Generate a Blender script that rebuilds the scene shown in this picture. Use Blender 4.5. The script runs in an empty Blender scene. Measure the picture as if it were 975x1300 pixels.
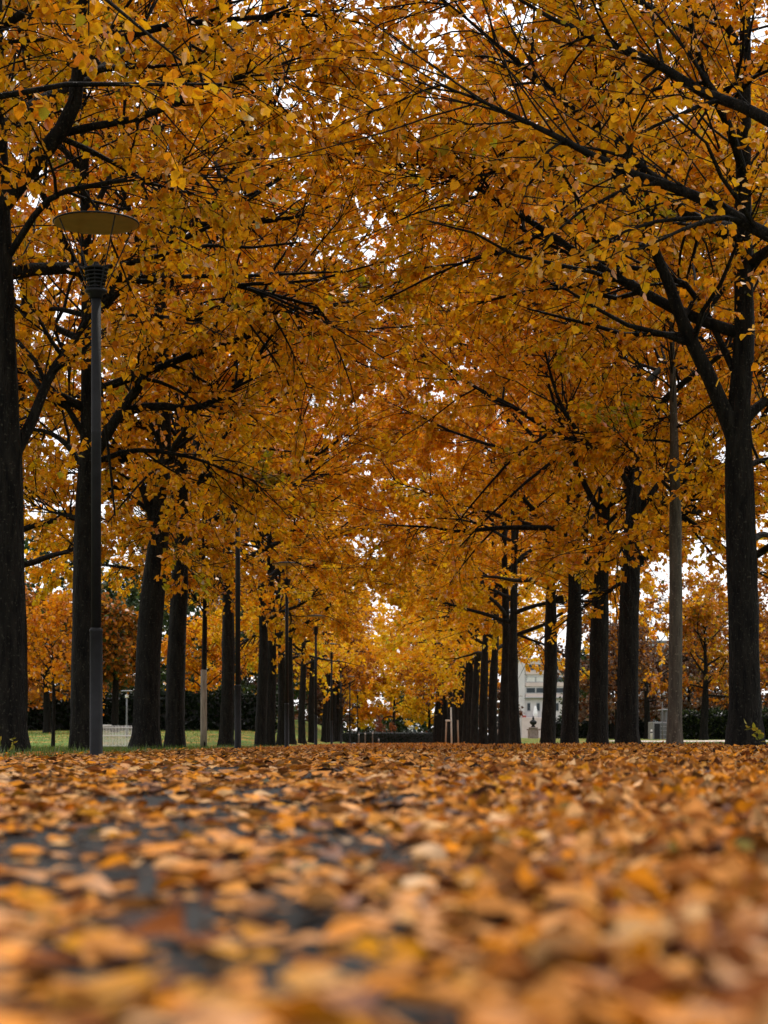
import bpy, math, random
import numpy as np
from mathutils import Vector, Matrix

# ------------------------------------------------------------------ camera, sky, sun, exposure
SC = bpy.context.scene
COL = SC.collection
F, CX, CY, CAMZ = 2500.0, 491.0, 943.0, 0.14      # focal length and vanishing point of the photograph in its pixels

cam_d = bpy.data.cameras.new("camera")
cam = bpy.data.objects.new("camera", cam_d)
COL.objects.link(cam)
cam.location = (0, 0, CAMZ)
cam.rotation_euler = (math.radians(90), 0, 0)
cam_d.sensor_fit = 'HORIZONTAL'
cam_d.sensor_width = 36.0
cam_d.lens = 36.0 * F / 975.0
cam_d.shift_x = -(CX - 487.5) / 975.0
cam_d.shift_y = (CY - 650.0) / 975.0
cam_d.clip_start = 0.05
cam_d.clip_end = 4000
cam_d.dof.use_dof = True
cam_d.dof.focus_distance = 23.0
cam_d.dof.aperture_fstop = 7.6
SC.camera = cam

SUN_EL, SUN_AZ = math.radians(50), math.radians(20)
world = bpy.data.worlds.new("World")
SC.world = world
world.use_nodes = True
wn, wl = world.node_tree.nodes, world.node_tree.links
wn.clear()
w_out = wn.new('ShaderNodeOutputWorld')
w_bg = wn.new('ShaderNodeBackground')
w_sky = wn.new('ShaderNodeTexSky')
w_sky.sky_type = 'NISHITA'
w_sky.sun_disc = False
w_sky.sun_elevation = SUN_EL
w_sky.sun_rotation = SUN_AZ
w_tc = wn.new('ShaderNodeTexCoord')
w_noise = wn.new('ShaderNodeTexNoise')
w_noise.inputs['Scale'].default_value = 2.2
w_noise.inputs['Detail'].default_value = 5
w_ramp = wn.new('ShaderNodeValToRGB')
w_ramp.color_ramp.elements[0].position = 0.3
w_ramp.color_ramp.elements[0].color = (0.82, 0.80, 0.82, 1)
w_ramp.color_ramp.elements[1].position = 0.7
w_ramp.color_ramp.elements[1].color = (1.0, 0.965, 0.975, 1)
w_gain = wn.new('ShaderNodeVectorMath')
w_gain.operation = 'SCALE'
w_gain.inputs['Scale'].default_value = 8.0
w_mix = wn.new('ShaderNodeMixRGB')
w_mix.inputs['Fac'].default_value = 0.9
wl.new(w_tc.outputs['Generated'], w_noise.inputs['Vector'])
wl.new(w_noise.outputs['Fac'], w_ramp.inputs['Fac'])
wl.new(w_ramp.outputs['Color'], w_gain.inputs[0])
wl.new(w_sky.outputs['Color'], w_mix.inputs['Color1'])
wl.new(w_gain.outputs['Vector'], w_mix.inputs['Color2'])
wl.new(w_mix.outputs['Color'], w_bg.inputs['Color'])
w_bg.inputs['Strength'].default_value = 0.1
wl.new(w_bg.outputs['Background'], w_out.inputs['Surface'])

sun_d = bpy.data.lights.new("sun", 'SUN')
sun_d.energy = 1.5
sun_d.angle = math.radians(10)
sun_d.color = (1.0, 0.93, 0.84)
sun = bpy.data.objects.new("sun", sun_d)
COL.objects.link(sun)
_sd = Vector((math.sin(SUN_AZ) * math.cos(SUN_EL), math.cos(SUN_AZ) * math.cos(SUN_EL), math.sin(SUN_EL)))
sun.rotation_euler = _sd.to_track_quat('Z', 'Y').to_euler()

SC.render.engine = 'CYCLES'
SC.view_settings.view_transform = 'Standard'
SC.view_settings.look = 'None'
SC.view_settings.gamma = 1.0
SC.view_settings.exposure = 1.05
SC.cycles.max_bounces = 6
SC.cycles.diffuse_bounces = 3
SC.cycles.transmission_bounces = 4
SC.cycles.glossy_bounces = 2
SC.cycles.transparent_max_bounces = 4
SC.cycles.use_denoising = True
SC.cycles.caustics_reflective = False
SC.cycles.caustics_refractive = False

rng = np.random.default_rng(11)
random.seed(5)


# ------------------------------------------------------------------ helpers
def at(px, py, Y):
    return np.array([(px - CX) / F * Y, Y, CAMZ + (CY - py) / F * Y])


def nrm(v):
    return v / np.maximum(np.linalg.norm(v, axis=-1, keepdims=True), 1e-9)


def sstep(a, b, x):
    t = np.clip((np.asarray(x, float) - a) / (b - a), 0, 1)
    return t * t * (3 - 2 * t)


def wav(x, y, s, seed=0):
    """cheap smooth noise, about -1..1"""
    r = np.random.default_rng(seed)
    o = 0
    for k in range(6):
        a = r.uniform(0, 6.28)
        f = r.uniform(.6, 1.7) / s * 6.28
        o = o + np.sin((x * np.cos(a) + y * np.sin(a)) * f + r.uniform(0, 6.28))
    return o / 2.6


def ground_z(x, y):
    x = np.asarray(x, float)
    y = np.asarray(y, float)
    g = 0.045 * sstep(0.8, 4.0, x) * sstep(4, 15, y) * (1 - sstep(40, 70, y))
    g = g + sstep(-3.5, -9, x) * (-0.05 + 0.021 * np.clip(y - 78, 0, 120) * sstep(78, 95, y))
    g = g + sstep(5.5, 9, x) * (0.004 * np.clip(y - 30, 0, 150))
    g = g + 0.008 * wav(x, y, 3.0, 4)
    return g


def mesh_np(name, verts, faces, k, mat, smooth=False, colors=None):
    """verts (N,3); faces (M,k)"""
    me = bpy.data.meshes.new(name)
    verts = np.asarray(verts, np.float32)
    faces = np.asarray(faces, np.int32)
    me.vertices.add(len(verts))
    me.vertices.foreach_set('co', verts.ravel())
    me.loops.add(faces.size)
    me.loops.foreach_set('vertex_index', faces.ravel())
    me.polygons.add(len(faces))
    me.polygons.foreach_set('loop_start', np.arange(0, faces.size, k, dtype=np.int32))
    me.polygons.foreach_set('loop_total', np.full(len(faces), k, np.int32))
    if smooth:
        me.polygons.foreach_set('use_smooth', np.ones(len(faces), bool))
    me.update(calc_edges=True)
    if colors is not None:
        a = me.attributes.new('leaf_color', 'FLOAT_COLOR', 'POINT')
        c = np.ones((len(verts), 4), np.float32)
        c[:, :3] = colors
        a.data.foreach_set('color', c.ravel())
    me.materials.append(mat)
    return me


def link(name, me, parent=None, loc=(0, 0, 0)):
    o = bpy.data.objects.new(name, me)
    COL.objects.link(o)
    o.location = loc
    if parent is not None:
        o.parent = parent
    return o


def tag(o, label=None, cat=None, group=None, kind=None):
    if label:
        o['label'] = label
    if cat:
        o['category'] = cat
    if group:
        o['group'] = group
    if kind:
        o['kind'] = kind
    return o


def thing(name, label, cat, loc=(0, 0, 0), group=None):
    o = link(name, None, None, loc)
    o.empty_display_size = 0.3
    return tag(o, label, cat, group)


class MB:
    """collects simple shapes, then links them as one mesh object"""

    def __init__(self):
        self.v, self.f = [], []

    def add(self, v, f):
        n = len(self.v)
        self.v += [tuple(float(c) for c in p) for p in v]
        self.f += [tuple(i + n for i in q) for q in f]
        return self

    def box(self, x0, x1, y0, y1, z0, z1, bev=0.0):
        b = bev
        if b <= 0:
            v = [(x, y, z) for z in (z0, z1) for y in (y0, y1) for x in (x0, x1)]
            return self.add(v, [(0, 2, 3, 1), (4, 5, 7, 6), (0, 1, 5, 4), (2, 6, 7, 3), (0, 4, 6, 2), (1, 3, 7, 5)])
        prof = [(x0 + b, x1 - b, y0 + b, y1 - b, z0), (x0, x1, y0, y1, z0 + b), (x0, x1, y0, y1, z1 - b), (x0 + b, x1 - b, y0 + b, y1 - b, z1)]
        v, f = [], []
        for (a, c, d, e, z) in prof:
            v += [(a, d, z), (c, d, z), (c, e, z), (a, e, z)]
        for k in range(3):
            for j in range(4):
                f.append((k * 4 + j, k * 4 + (j + 1) % 4, k * 4 + 4 + (j + 1) % 4, k * 4 + 4 + j))
        f += [(3, 2, 1, 0), (12, 13, 14, 15)]
        return self.add(v, f)

    def lathe(self, prof, seg=20, cx=0, cy=0):
        v, f = [], []
        for (r, z) in prof:
            for j in range(seg):
                a = 2 * math.pi * j / seg
                v.append((cx + r * math.cos(a), cy + r * math.sin(a), z))
        for k in range(len(prof) - 1):
            for j in range(seg):
                f.append((k * seg + j, k * seg + (j + 1) % seg, (k + 1) * seg + (j + 1) % seg, (k + 1) * seg + j))
        f.append(tuple(range(seg))[::-1])
        f.append(tuple((len(prof) - 1) * seg + j for j in range(seg)))
        return self.add(v, f)

    def rod(self, a, b, r0, r1=None, seg=6):
        r1 = r0 if r1 is None else r1
        a, b = Vector(a), Vector(b)
        d = (b - a).normalized()
        u = d.orthogonal().normalized()
        w = d.cross(u)
        v, f = [], []
        for (p, r) in ((a, r0), (b, r1)):
            for j in range(seg):
                t = 2 * math.pi * j / seg
                v.append(p + (u * math.cos(t) + w * math.sin(t)) * r)
        for j in range(seg):
            f.append((j, (j + 1) % seg, seg + (j + 1) % seg, seg + j))
        f.append(tuple(range(seg))[::-1])
        f.append(tuple(range(seg, 2 * seg)))
        return self.add(v, f)

    def build(self, name, mat, parent=None, smooth=False, loc=(0, 0, 0)):
        me = bpy.data.meshes.new(name)
        me.from_pydata(self.v, [], self.f)
        if smooth:
            for p in me.polygons:
                p.use_smooth = len(p.vertices) == 4
        me.materials.append(mat)
        me.update()
        return link(name, me, parent, loc)


# ------------------------------------------------------------------ materials
def nodes(name):
    m = bpy.data.materials.new(name)
    m.use_nodes = True
    n, l = m.node_tree.nodes, m.node_tree.links
    return m, n, l, n['Principled BSDF']


def noise_mat(name, c0, c1, scale, rough=0.8, bump=0.0, bscale=None, detail=6, spec=0.3, metallic=0.0, stretch=None):
    m, n, l, b = nodes(name)
    tc = n.new('ShaderNodeTexCoord')
    mp = n.new('ShaderNodeMapping')
    if stretch:
        mp.inputs['Scale'].default_value = stretch
    l.new(tc.outputs['Object'], mp.inputs['Vector'])
    t = n.new('ShaderNodeTexNoise')
    t.inputs['Scale'].default_value = scale
    t.inputs['Detail'].default_value = detail
    l.new(mp.outputs['Vector'], t.inputs['Vector'])
    r = n.new('ShaderNodeValToRGB')
    r.color_ramp.elements[0].position = 0.32
    r.color_ramp.elements[1].position = 0.68
    r.color_ramp.elements[0].color = (*c0, 1)
    r.color_ramp.elements[1].color = (*c1, 1)
    l.new(t.outputs['Fac'], r.inputs['Fac'])
    l.new(r.outputs['Color'], b.inputs['Base Color'])
    b.inputs['Roughness'].default_value = rough
    b.inputs['Metallic'].default_value = metallic
    b.inputs['Specular IOR Level'].default_value = spec
    if bump:
        t2 = n.new('ShaderNodeTexNoise')
        t2.inputs['Scale'].default_value = bscale or scale * 3
        t2.inputs['Detail'].default_value = 6
        l.new(mp.outputs['Vector'], t2.inputs['Vector'])
        bp = n.new('ShaderNodeBump')
        bp.inputs['Strength'].default_value = bump
        bp.inputs['Distance'].default_value = 0.02
        l.new(t2.outputs['Fac'], bp.inputs['Height'])
        l.new(bp.outputs['Normal'], b.inputs['Normal'])
    return m


def leaf_mat(name, transl=0.45, gloss=0.07, rough=0.45, blotch=0.35, nscale=18.0):
    m, n, l, b = nodes(name)
    n.remove(b)
    out = n['Material Output']
    at_ = n.new('ShaderNodeAttribute')
    at_.attribute_name = 'leaf_color'
    tc = n.new('ShaderNodeTexCoord')
    t = n.new('ShaderNodeTexNoise')
    t.inputs['Scale'].default_value = nscale
    t.inputs['Detail'].default_value = 4
    l.new(tc.outputs['Object'], t.inputs['Vector'])
    mr = n.new('ShaderNodeMapRange')
    mr.inputs['From Min'].default_value = 0.3
    mr.inputs['From Max'].default_value = 0.7
    mr.inputs['To Min'].default_value = 1.0 - blotch
    mr.inputs['To Max'].default_value = 1.0 + blotch * 0.35
    l.new(t.outputs['Fac'], mr.inputs['Value'])
    mul = n.new('ShaderNodeVectorMath')
    mul.operation = 'SCALE'
    l.new(at_.outputs['Color'], mul.inputs[0])
    l.new(mr.outputs['Result'], mul.inputs['Scale'])
    d = n.new('ShaderNodeBsdfDiffuse')
    tr = n.new('ShaderNodeBsdfTranslucent')
    g = n.new('ShaderNodeBsdfGlossy')
    g.inputs['Roughness'].default_value = rough
    g.inputs['Color'].default_value = (0.9, 0.9, 0.9, 1)
    l.new(mul.outputs['Vector'], d.inputs['Color'])
    l.new(mul.outputs['Vector'], tr.inputs['Color'])
    m1 = n.new('ShaderNodeMixShader')
    m1.inputs['Fac'].default_value = transl
    l.new(d.outputs['BSDF'], m1.inputs[1])
    l.new(tr.outputs['BSDF'], m1.inputs[2])
    fr = n.new('ShaderNodeFresnel')
    fr.inputs['IOR'].default_value = 1.35
    ml = n.new('ShaderNodeMath')
    ml.operation = 'MULTIPLY'
    ml.inputs[1].default_value = gloss * 10
    l.new(fr.outputs['Fac'], ml.inputs[0])
    m2 = n.new('ShaderNodeMixShader')
    l.new(ml.outputs['Value'], m2.inputs['Fac'])
    l.new(m1.outputs['Shader'], m2.inputs[1])
    l.new(g.outputs['BSDF'], m2.inputs[2])
    l.new(m2.outputs['Shader'], out.inputs['Surface'])
    return m


def bark_mat(name, c0, c1, lichen, ridge=1.0):
    m, n, l, b = nodes(name)
    tc = n.new('ShaderNodeTexCoord')
    mp = n.new('ShaderNodeMapping')
    mp.inputs['Scale'].default_value = (1, 1, 0.22)
    l.new(tc.outputs['Object'], mp.inputs['Vector'])
    v = n.new('ShaderNodeTexVoronoi')
    v.inputs['Scale'].default_value = 26
    v.feature = 'DISTANCE_TO_EDGE'
    l.new(mp.outputs['Vector'], v.inputs['Vector'])
    t = n.new('ShaderNodeTexNoise')
    t.inputs['Scale'].default_value = 14
    t.inputs['Detail'].default_value = 8
    l.new(mp.outputs['Vector'], t.inputs['Vector'])
    r = n.new('ShaderNodeValToRGB')
    r.color_ramp.elements[0].position = 0.35
    r.color_ramp.elements[1].position = 0.7
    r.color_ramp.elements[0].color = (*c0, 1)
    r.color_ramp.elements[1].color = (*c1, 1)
    l.new(t.outputs['Fac'], r.inputs['Fac'])
    # lichen speckles
    v2 = n.new('ShaderNodeTexNoise')
    v2.inputs['Scale'].default_value = 30
    v2.inputs['Detail'].default_value = 3
    l.new(tc.outputs['Object'], v2.inputs['Vector'])
    r2 = n.new('ShaderNodeValToRGB')
    r2.color_ramp.elements[0].position = 0.60
    r2.color_ramp.elements[1].position = 0.70
    l.new(v2.outputs['Fac'], r2.inputs['Fac'])
    mx = n.new('ShaderNodeMixRGB')
    mx.inputs['Color2'].default_value = (*lichen, 1)
    l.new(r2.outputs['Color'], mx.inputs['Fac'])
    l.new(r.outputs['Color'], mx.inputs['Color1'])
    l.new(mx.outputs['Color'], b.inputs['Base Color'])
    b.inputs['Roughness'].default_value = 0.92
    b.inputs['Specular IOR Level'].default_value = 0.15
    ad = n.new('ShaderNodeMath')
    ad.operation = 'ADD'
    l.new(v.outputs['Distance'], ad.inputs[0])
    l.new(t.outputs['Fac'], ad.inputs[1])
    bp = n.new('ShaderNodeBump')
    bp.inputs['Strength'].default_value = 0.9 * ridge
    bp.inputs['Distance'].default_value = 0.03
    l.new(ad.outputs['Value'], bp.inputs['Height'])
    l.new(bp.outputs['Normal'], b.inputs['Normal'])
    return m


M = {}
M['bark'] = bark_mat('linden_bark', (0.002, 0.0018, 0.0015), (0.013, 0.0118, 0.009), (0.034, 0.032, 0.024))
M['bark_pale'] = bark_mat('young_bark', (0.035, 0.031, 0.024), (0.085, 0.073, 0.056), (0.13, 0.118, 0.095), 0.5)
M['wrap'] = noise_mat('reed_wrap', (0.15, 0.125, 0.095), (0.27, 0.225, 0.175), 30, 0.9, 0.3, stretch=(1, 1, 0.1))
M['leaf'] = leaf_mat('autumn_leaf', 0.42, 0.012)
M['litter'] = leaf_mat('fallen_leaf', 0.16, 0.004, 0.6, 0.5, 45.0)
M['green'] = leaf_mat('evergreen_leaf', 0.3, 0.015)
M['lamp_metal'] = noise_mat('lamp_metal', (0.0045, 0.005, 0.0055), (0.0095, 0.0102, 0.011), 12, 0.65, 0.08, spec=0.2)
M['lamp_under'] = noise_mat('lamp_reflector', (0.30, 0.15, 0.03), (0.40, 0.2, 0.045), 6, 0.4, metallic=0.3)  # orange reflection of the leafy ground put into the base colour
M['grey_metal'] = noise_mat('grey_metal', (0.12, 0.13, 0.14), (0.19, 0.2, 0.21), 9, 0.5)
M['white'] = noise_mat('white_paint', (0.68, 0.68, 0.68), (0.8, 0.8, 0.79), 8, 0.5)
M['stake'] = noise_mat('stake_wood', (0.22, 0.15, 0.1), (0.36, 0.26, 0.18), 20, 0.9, 0.3, stretch=(1, 1, 0.1))
M['stake_white'] = noise_mat('pale_stake_wood', (0.5, 0.46, 0.4), (0.62, 0.58, 0.52), 20, 0.85, 0.2, stretch=(1, 1, 0.1))
M['wall'] = noise_mat('facade_render', (0.46, 0.445, 0.44), (0.54, 0.52, 0.51), 0.6, 0.9)
M['band'] = noise_mat('facade_band', (0.48, 0.40, 0.36), (0.54, 0.46, 0.42), 0.8, 0.9)
M['glass'] = noise_mat('window_glass', (0.012, 0.018, 0.024), (0.03, 0.042, 0.055), 0.5, 0.35, spec=0.3)
M['blind'] = noise_mat('window_blind', (0.5, 0.5, 0.47), (0.6, 0.6, 0.57), 1, 0.8)
M['concrete'] = noise_mat('concrete', (0.26, 0.27, 0.28), (0.36, 0.37, 0.38), 3, 0.9, 0.2)
M['stone'] = noise_mat('pinkish_stone', (0.26, 0.2, 0.18), (0.4, 0.32, 0.29), 6, 0.9, 0.3)
M['dark'] = noise_mat('dark_iron', (0.01, 0.011, 0.012), (0.025, 0.026, 0.028), 9, 0.6)
M['red'] = noise_mat('dull_red_paint', (0.3, 0.05, 0.04), (0.42, 0.09, 0.07), 3, 0.5)
M['gravel'] = noise_mat('pale_gravel', (0.45, 0.38, 0.33), (0.6, 0.52, 0.46), 3, 0.95, 0.3)


def litter_ground(name, base0, base1, cover_lo, cover_hi, cell):
    """a ground whose far reaches are covered by leaf-coloured cells"""
    m, n, l, b = nodes(name)
    tc = n.new('ShaderNodeTexCoord')
    nz = n.new('ShaderNodeTexNoise')
    nz.inputs['Scale'].default_value = 60
    nz.inputs['Detail'].default_value = 6
    l.new(tc.outputs['Object'], nz.inputs['Vector'])
    r = n.new('ShaderNodeValToRGB')
    r.color_ramp.elements[0].position = 0.3
    r.color_ramp.elements[1].position = 0.7
    r.color_ramp.elements[0].color = (*base0, 1)
    r.color_ramp.elements[1].color = (*base1, 1)
    l.new(nz.outputs['Fac'], r.inputs['Fac'])
    v = n.new('ShaderNodeTexVoronoi')
    v.inputs['Scale'].default_value = cell
    l.new(tc.outputs['Object'], v.inputs['Vector'])
    sx = n.new('ShaderNodeSeparateColor')
    l.new(v.outputs['Color'], sx.inputs['Color'])
    lr = n.new('ShaderNodeValToRGB')
    e = lr.color_ramp.elements
    e[0].position = 0.0
    e[0].color = (0.10, 0.04, 0.015, 1)
    e[1].position = 1.0
    e[1].color = (0.56, 0.3, 0.12, 1)
    for p, c in ((0.25, (0.3, 0.11, 0.03, 1)), (0.5, (0.5, 0.2, 0.035, 1)), (0.75, (0.55, 0.24, 0.05, 1))):
        k = e.new(p)
        k.color = c
    l.new(sx.outputs['Red'], lr.inputs['Fac'])
    big = n.new('ShaderNodeTexNoise')
    big.inputs['Scale'].default_value = 0.5
    big.inputs['Detail'].default_value = 4
    l.new(tc.outputs['Object'], big.inputs['Vector'])
    ad = n.new('ShaderNodeMath')
    ad.operation = 'ADD'
    l.new(big.outputs['Fac'], ad.inputs[0])
    mg = n.new('ShaderNodeMath')
    mg.operation = 'MULTIPLY'
    mg.inputs[1].default_value = 0.5
    l.new(sx.outputs['Green'], mg.inputs[0])
    l.new(mg.outputs['Value'], ad.inputs[1])
    mr = n.new('ShaderNodeMapRange')
    mr.inputs['From Min'].default_value = cover_lo
    mr.inputs['From Max'].default_value = cover_hi
    l.new(ad.outputs['Value'], mr.inputs['Value'])
    mx = n.new('ShaderNodeMixRGB')
    l.new(mr.outputs['Result'], mx.inputs['Fac'])
    l.new(r.outputs['Color'], mx.inputs['Color1'])
    l.new(lr.outputs['Color'], mx.inputs['Color2'])
    l.new(mx.outputs['Color'], b.inputs['Base Color'])
    b.inputs['Roughness'].default_value = 0.95
    b.inputs['Specular IOR Level'].default_value = 0.1
    bp = n.new('ShaderNodeBump')
    bp.inputs['Strength'].default_value = 0.5
    bp.inputs['Distance'].default_value = 0.01
    l.new(nz.outputs['Fac'], bp.inputs['Height'])
    l.new(bp.outputs['Normal'], b.inputs['Normal'])
    return m


M['asphalt'] = litter_ground('asphalt_under_leaves', (0.010, 0.0102, 0.0102), (0.045, 0.043, 0.04), 1.2, 1.3, 14)
M['leafy_path'] = litter_ground('leaf_covered_path', (0.05, 0.045, 0.04), (0.08, 0.07, 0.06), 0.35, 0.5, 9)
M['lawn'] = litter_ground('park_lawn', (0.05, 0.10, 0.014), (0.11, 0.18, 0.03), 0.88, 0.98, 7)

# ------------------------------------------------------------------ setting: ground sheets


def sheet(name, xs, ys, dz, mat):
    X, Y = np.meshgrid(xs, ys)
    Z = ground_z(X, Y) + dz
    v = np.stack([X, Y, Z], -1).reshape(-1, 3)
    nx, ny = len(xs), len(ys)
    i = np.arange(nx * ny).reshape(ny, nx)
    f = np.stack([i[:-1, :-1], i[:-1, 1:], i[1:, 1:], i[1:, :-1]], -1).reshape(-1, 4)
    o = link(name, mesh_np(name, v, f, 4, mat, True))
    tag(o, kind='structure')
    return o


xs = np.unique(np.concatenate([np.linspace(-900, -40, 25), np.linspace(-40, -10, 21), np.linspace(-10, 10, 41), np.linspace(10, 40, 21), np.linspace(40, 900, 25)]))
ys = np.unique(np.concatenate([np.linspace(-60, 0, 13), np.linspace(0, 40, 81), np.linspace(40, 220, 73), np.linspace(220, 2600, 50)]))
sheet('ground', xs, ys, -0.012, M['lawn'])
yp1 = np.linspace(-20, 30, 101)
yp2 = np.linspace(30, 205, 176)
sheet('path', np.linspace(-2.9, 5.6, 35), yp1, 0.0, M['asphalt'])
sheet('leafy_path', np.linspace(-2.9, 5.6, 35), yp2, 0.0, M['leafy_path'])
sheet('gravel_path', np.linspace(9.5, 40, 20), np.linspace(72, 92, 12), 0.0, M['gravel'])

# ------------------------------------------------------------------ leaves
GOLD = np.array([0.92, 0.465, 0.010])
AMBER = np.array([0.88, 0.335, 0.010])
RUST = np.array([0.62, 0.18, 0.012])
BROWN = np.array([0.17, 0.055, 0.015])
OLIVE = np.array([0.40, 0.34, 0.02])
PALE = np.array([0.94, 0.57, 0.018])
DGREEN = np.array([0.03, 0.055, 0.02])
MGREEN = np.array([0.06, 0.085, 0.02])


def pick_colors(n, mixw, r):
    cols = np.array([c for c, _ in mixw])
    w = np.array([x for _, x in mixw], float)
    c = cols[r.choice(len(w), n, p=w / w.sum())]
    c2 = cols[r.choice(len(w), n, p=w / w.sum())]
    t = r.uniform(0, 0.45, (n, 1))
    c = c * (1 - t) + c2 * t
    return c * r.uniform(0.78, 1.12, (n, 1))


# a lime leaf: heart-shaped, folded along the midrib; two quads sharing the midrib
LEAF6 = np.array([[0, 0, 0], [-0.46, 0.22, 0.10], [-0.34, 0.72, 0.07], [0, 1.08, -0.06], [0.34, 0.72, 0.07], [0.46, 0.22, 0.10]])
LEAF6F = np.array([[0, 3, 2, 1], [0, 5, 4, 3]])
LEAF4 = np.array([[0, 0, 0], [-0.5, 0.40, 0.09], [0, 1.06, -0.04], [0.5, 0.40, 0.09]])
LEAF4F = np.array([[0, 3, 2, 1]])


def leaf_frames(d, nrmv):
    y = nrm(d)
    z = nrm(nrmv - (nrmv * y).sum(-1, keepdims=True) * y)
    x = np.cross(y, z)
    return np.stack([x, y, z], -1)          # columns


def leaf_cloud(pos, axis, normal, size, col, detailed):
    T, TF = (LEAF6, LEAF6F) if detailed else (LEAF4, LEAF4F)
    n = len(pos)
    R = leaf_frames(axis, normal)
    k = len(T)
    tm = np.repeat(T[None], n, 0) * size[:, None, None]
    tm[:, :, 2] *= rng.uniform(-0.6, 2.2, (n, 1))
    v = np.einsum('nij,nkj->nki', R, tm) + pos[:, None, :]
    f = (TF[None] + (np.arange(n) * k)[:, None, None]).reshape(-1, 4)
    c = np.repeat(col, k, 0)
    return v.reshape(-1, 3), f, c


# ------------------------------------------------------------------ trees
def tubes(P, R, sides):
    """P (B,n,3), R (B,n) -> verts, quads"""
    B, n, _ = P.shape
    T = np.empty_like(P)
    T[:, 1:-1] = P[:, 2:] - P[:, :-2]
    T[:, 0] = P[:, 1] - P[:, 0]
    T[:, -1] = P[:, -1] - P[:, -2]
    T = nrm(T)
    mean = nrm(P[:, -1] - P[:, 0])
    ref = np.where(np.abs(mean[:, 2:3]) > 0.8, np.array([[1., 0.13, 0]]), np.array([[0., 0.1, 1]]))
    U = nrm(np.cross(T, ref[:, None, :]))
    W = np.cross(T, U)
    a = np.arange(sides) / sides * 2 * np.pi
    ring = U[:, :, None, :] * np.cos(a)[None, None, :, None] + W[:, :, None, :] * np.sin(a)[None, None, :, None]
    V = P[:, :, None, :] + ring * R[:, :, None, None]
    idx = np.arange(B * n * sides).reshape(B, n, sides)
    nx = np.roll(idx, -1, 2)
    f = np.stack([idx[:, :-1], nx[:, :-1], nx[:, 1:], idx[:, 1:]], -1).reshape(-1, 4)
    return V.reshape(-1, 3), f


def grow(r, start, d, length, n, up, wob):
    P = [start]
    d = nrm(d)
    p = start
    for k in range(n - 1):
        u = np.zeros_like(d)
        u[:, 2] = np.asarray(up) if np.ndim(up) else up
        d = nrm(d + u / (n - 1) + r.normal(0, wob, d.shape))
        p = p + d * (np.asarray(length)[:, None] / (n - 1))
        P.append(p)
    return np.stack(P, 1)


def sample_on(P, idx, t):
    n = P.shape[1]
    x = t * (n - 1)
    k = np.minimum(x.astype(int), n - 2)
    fr = (x - k)[:, None]
    a, b = P[idx, k], P[idx, k + 1]
    return a * (1 - fr) + b * fr, nrm(b - a)


def smooth_line(pts, n):
    pts = np.asarray(pts, float)
    q = np.vstack([2 * pts[0] - pts[1], pts, 2 * pts[-1] - pts[-2]])
    seg = np.linalg.norm(np.diff(pts, axis=0), axis=1)
    s = np.concatenate([[0], np.cumsum(seg)])
    out = []
    for x in np.linspace(0, s[-1], n):
        k = min(np.searchsorted(s, x, side='right') - 1, len(seg) - 1)
        t = (x - s[k]) / max(seg[k], 1e-6)
        p0, p1, p2, p3 = q[k], q[k + 1], q[k + 2], q[k + 3]
        out.append(0.5 * ((2 * p1) + (-p0 + p2) * t + (2 * p0 - 5 * p1 + 4 * p2 - p3) * t * t + (-p0 + 3 * p1 - 3 * p2 + p3) * t ** 3))
    return np.array(out)


class TreeSpec:
    def __init__(self, **k):
        self.H, self.r0, self.hb, self.Rc = 15.0, 0.23, 4.0, 5.5      # height, trunk radius, first fork, crown radius
        self.limbs, self.subs, self.twigs, self.leaves = 13, 14, 9, 26
        self.leaf, self.detailed = 0.088, True
        self.mix = [(GOLD, 5), (AMBER, 4), (RUST, 1), (OLIVE, .3)]
        self.mix_top = None
        self.seed, self.trunk, self.hero, self.bark = 1, None, [], 'bark'
        self.trunk_sides, self.leaf_parts, self.split = 14, 0, True
        self.leafmat = 'leaf'
        self.low, self.pol = 3.4, 0.8
        self.flat = 1.0
        self.lo = 0.0
        self.narrow = .48
        self.twigmesh = True
        self.kite = False
        self.sublen, self.subrad = 1.0, 1.0
        self.limbr, self.limb_bark = 1.0, None
        self.whips = 240
        for a, b in k.items():
            setattr(self, a, b)


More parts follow.
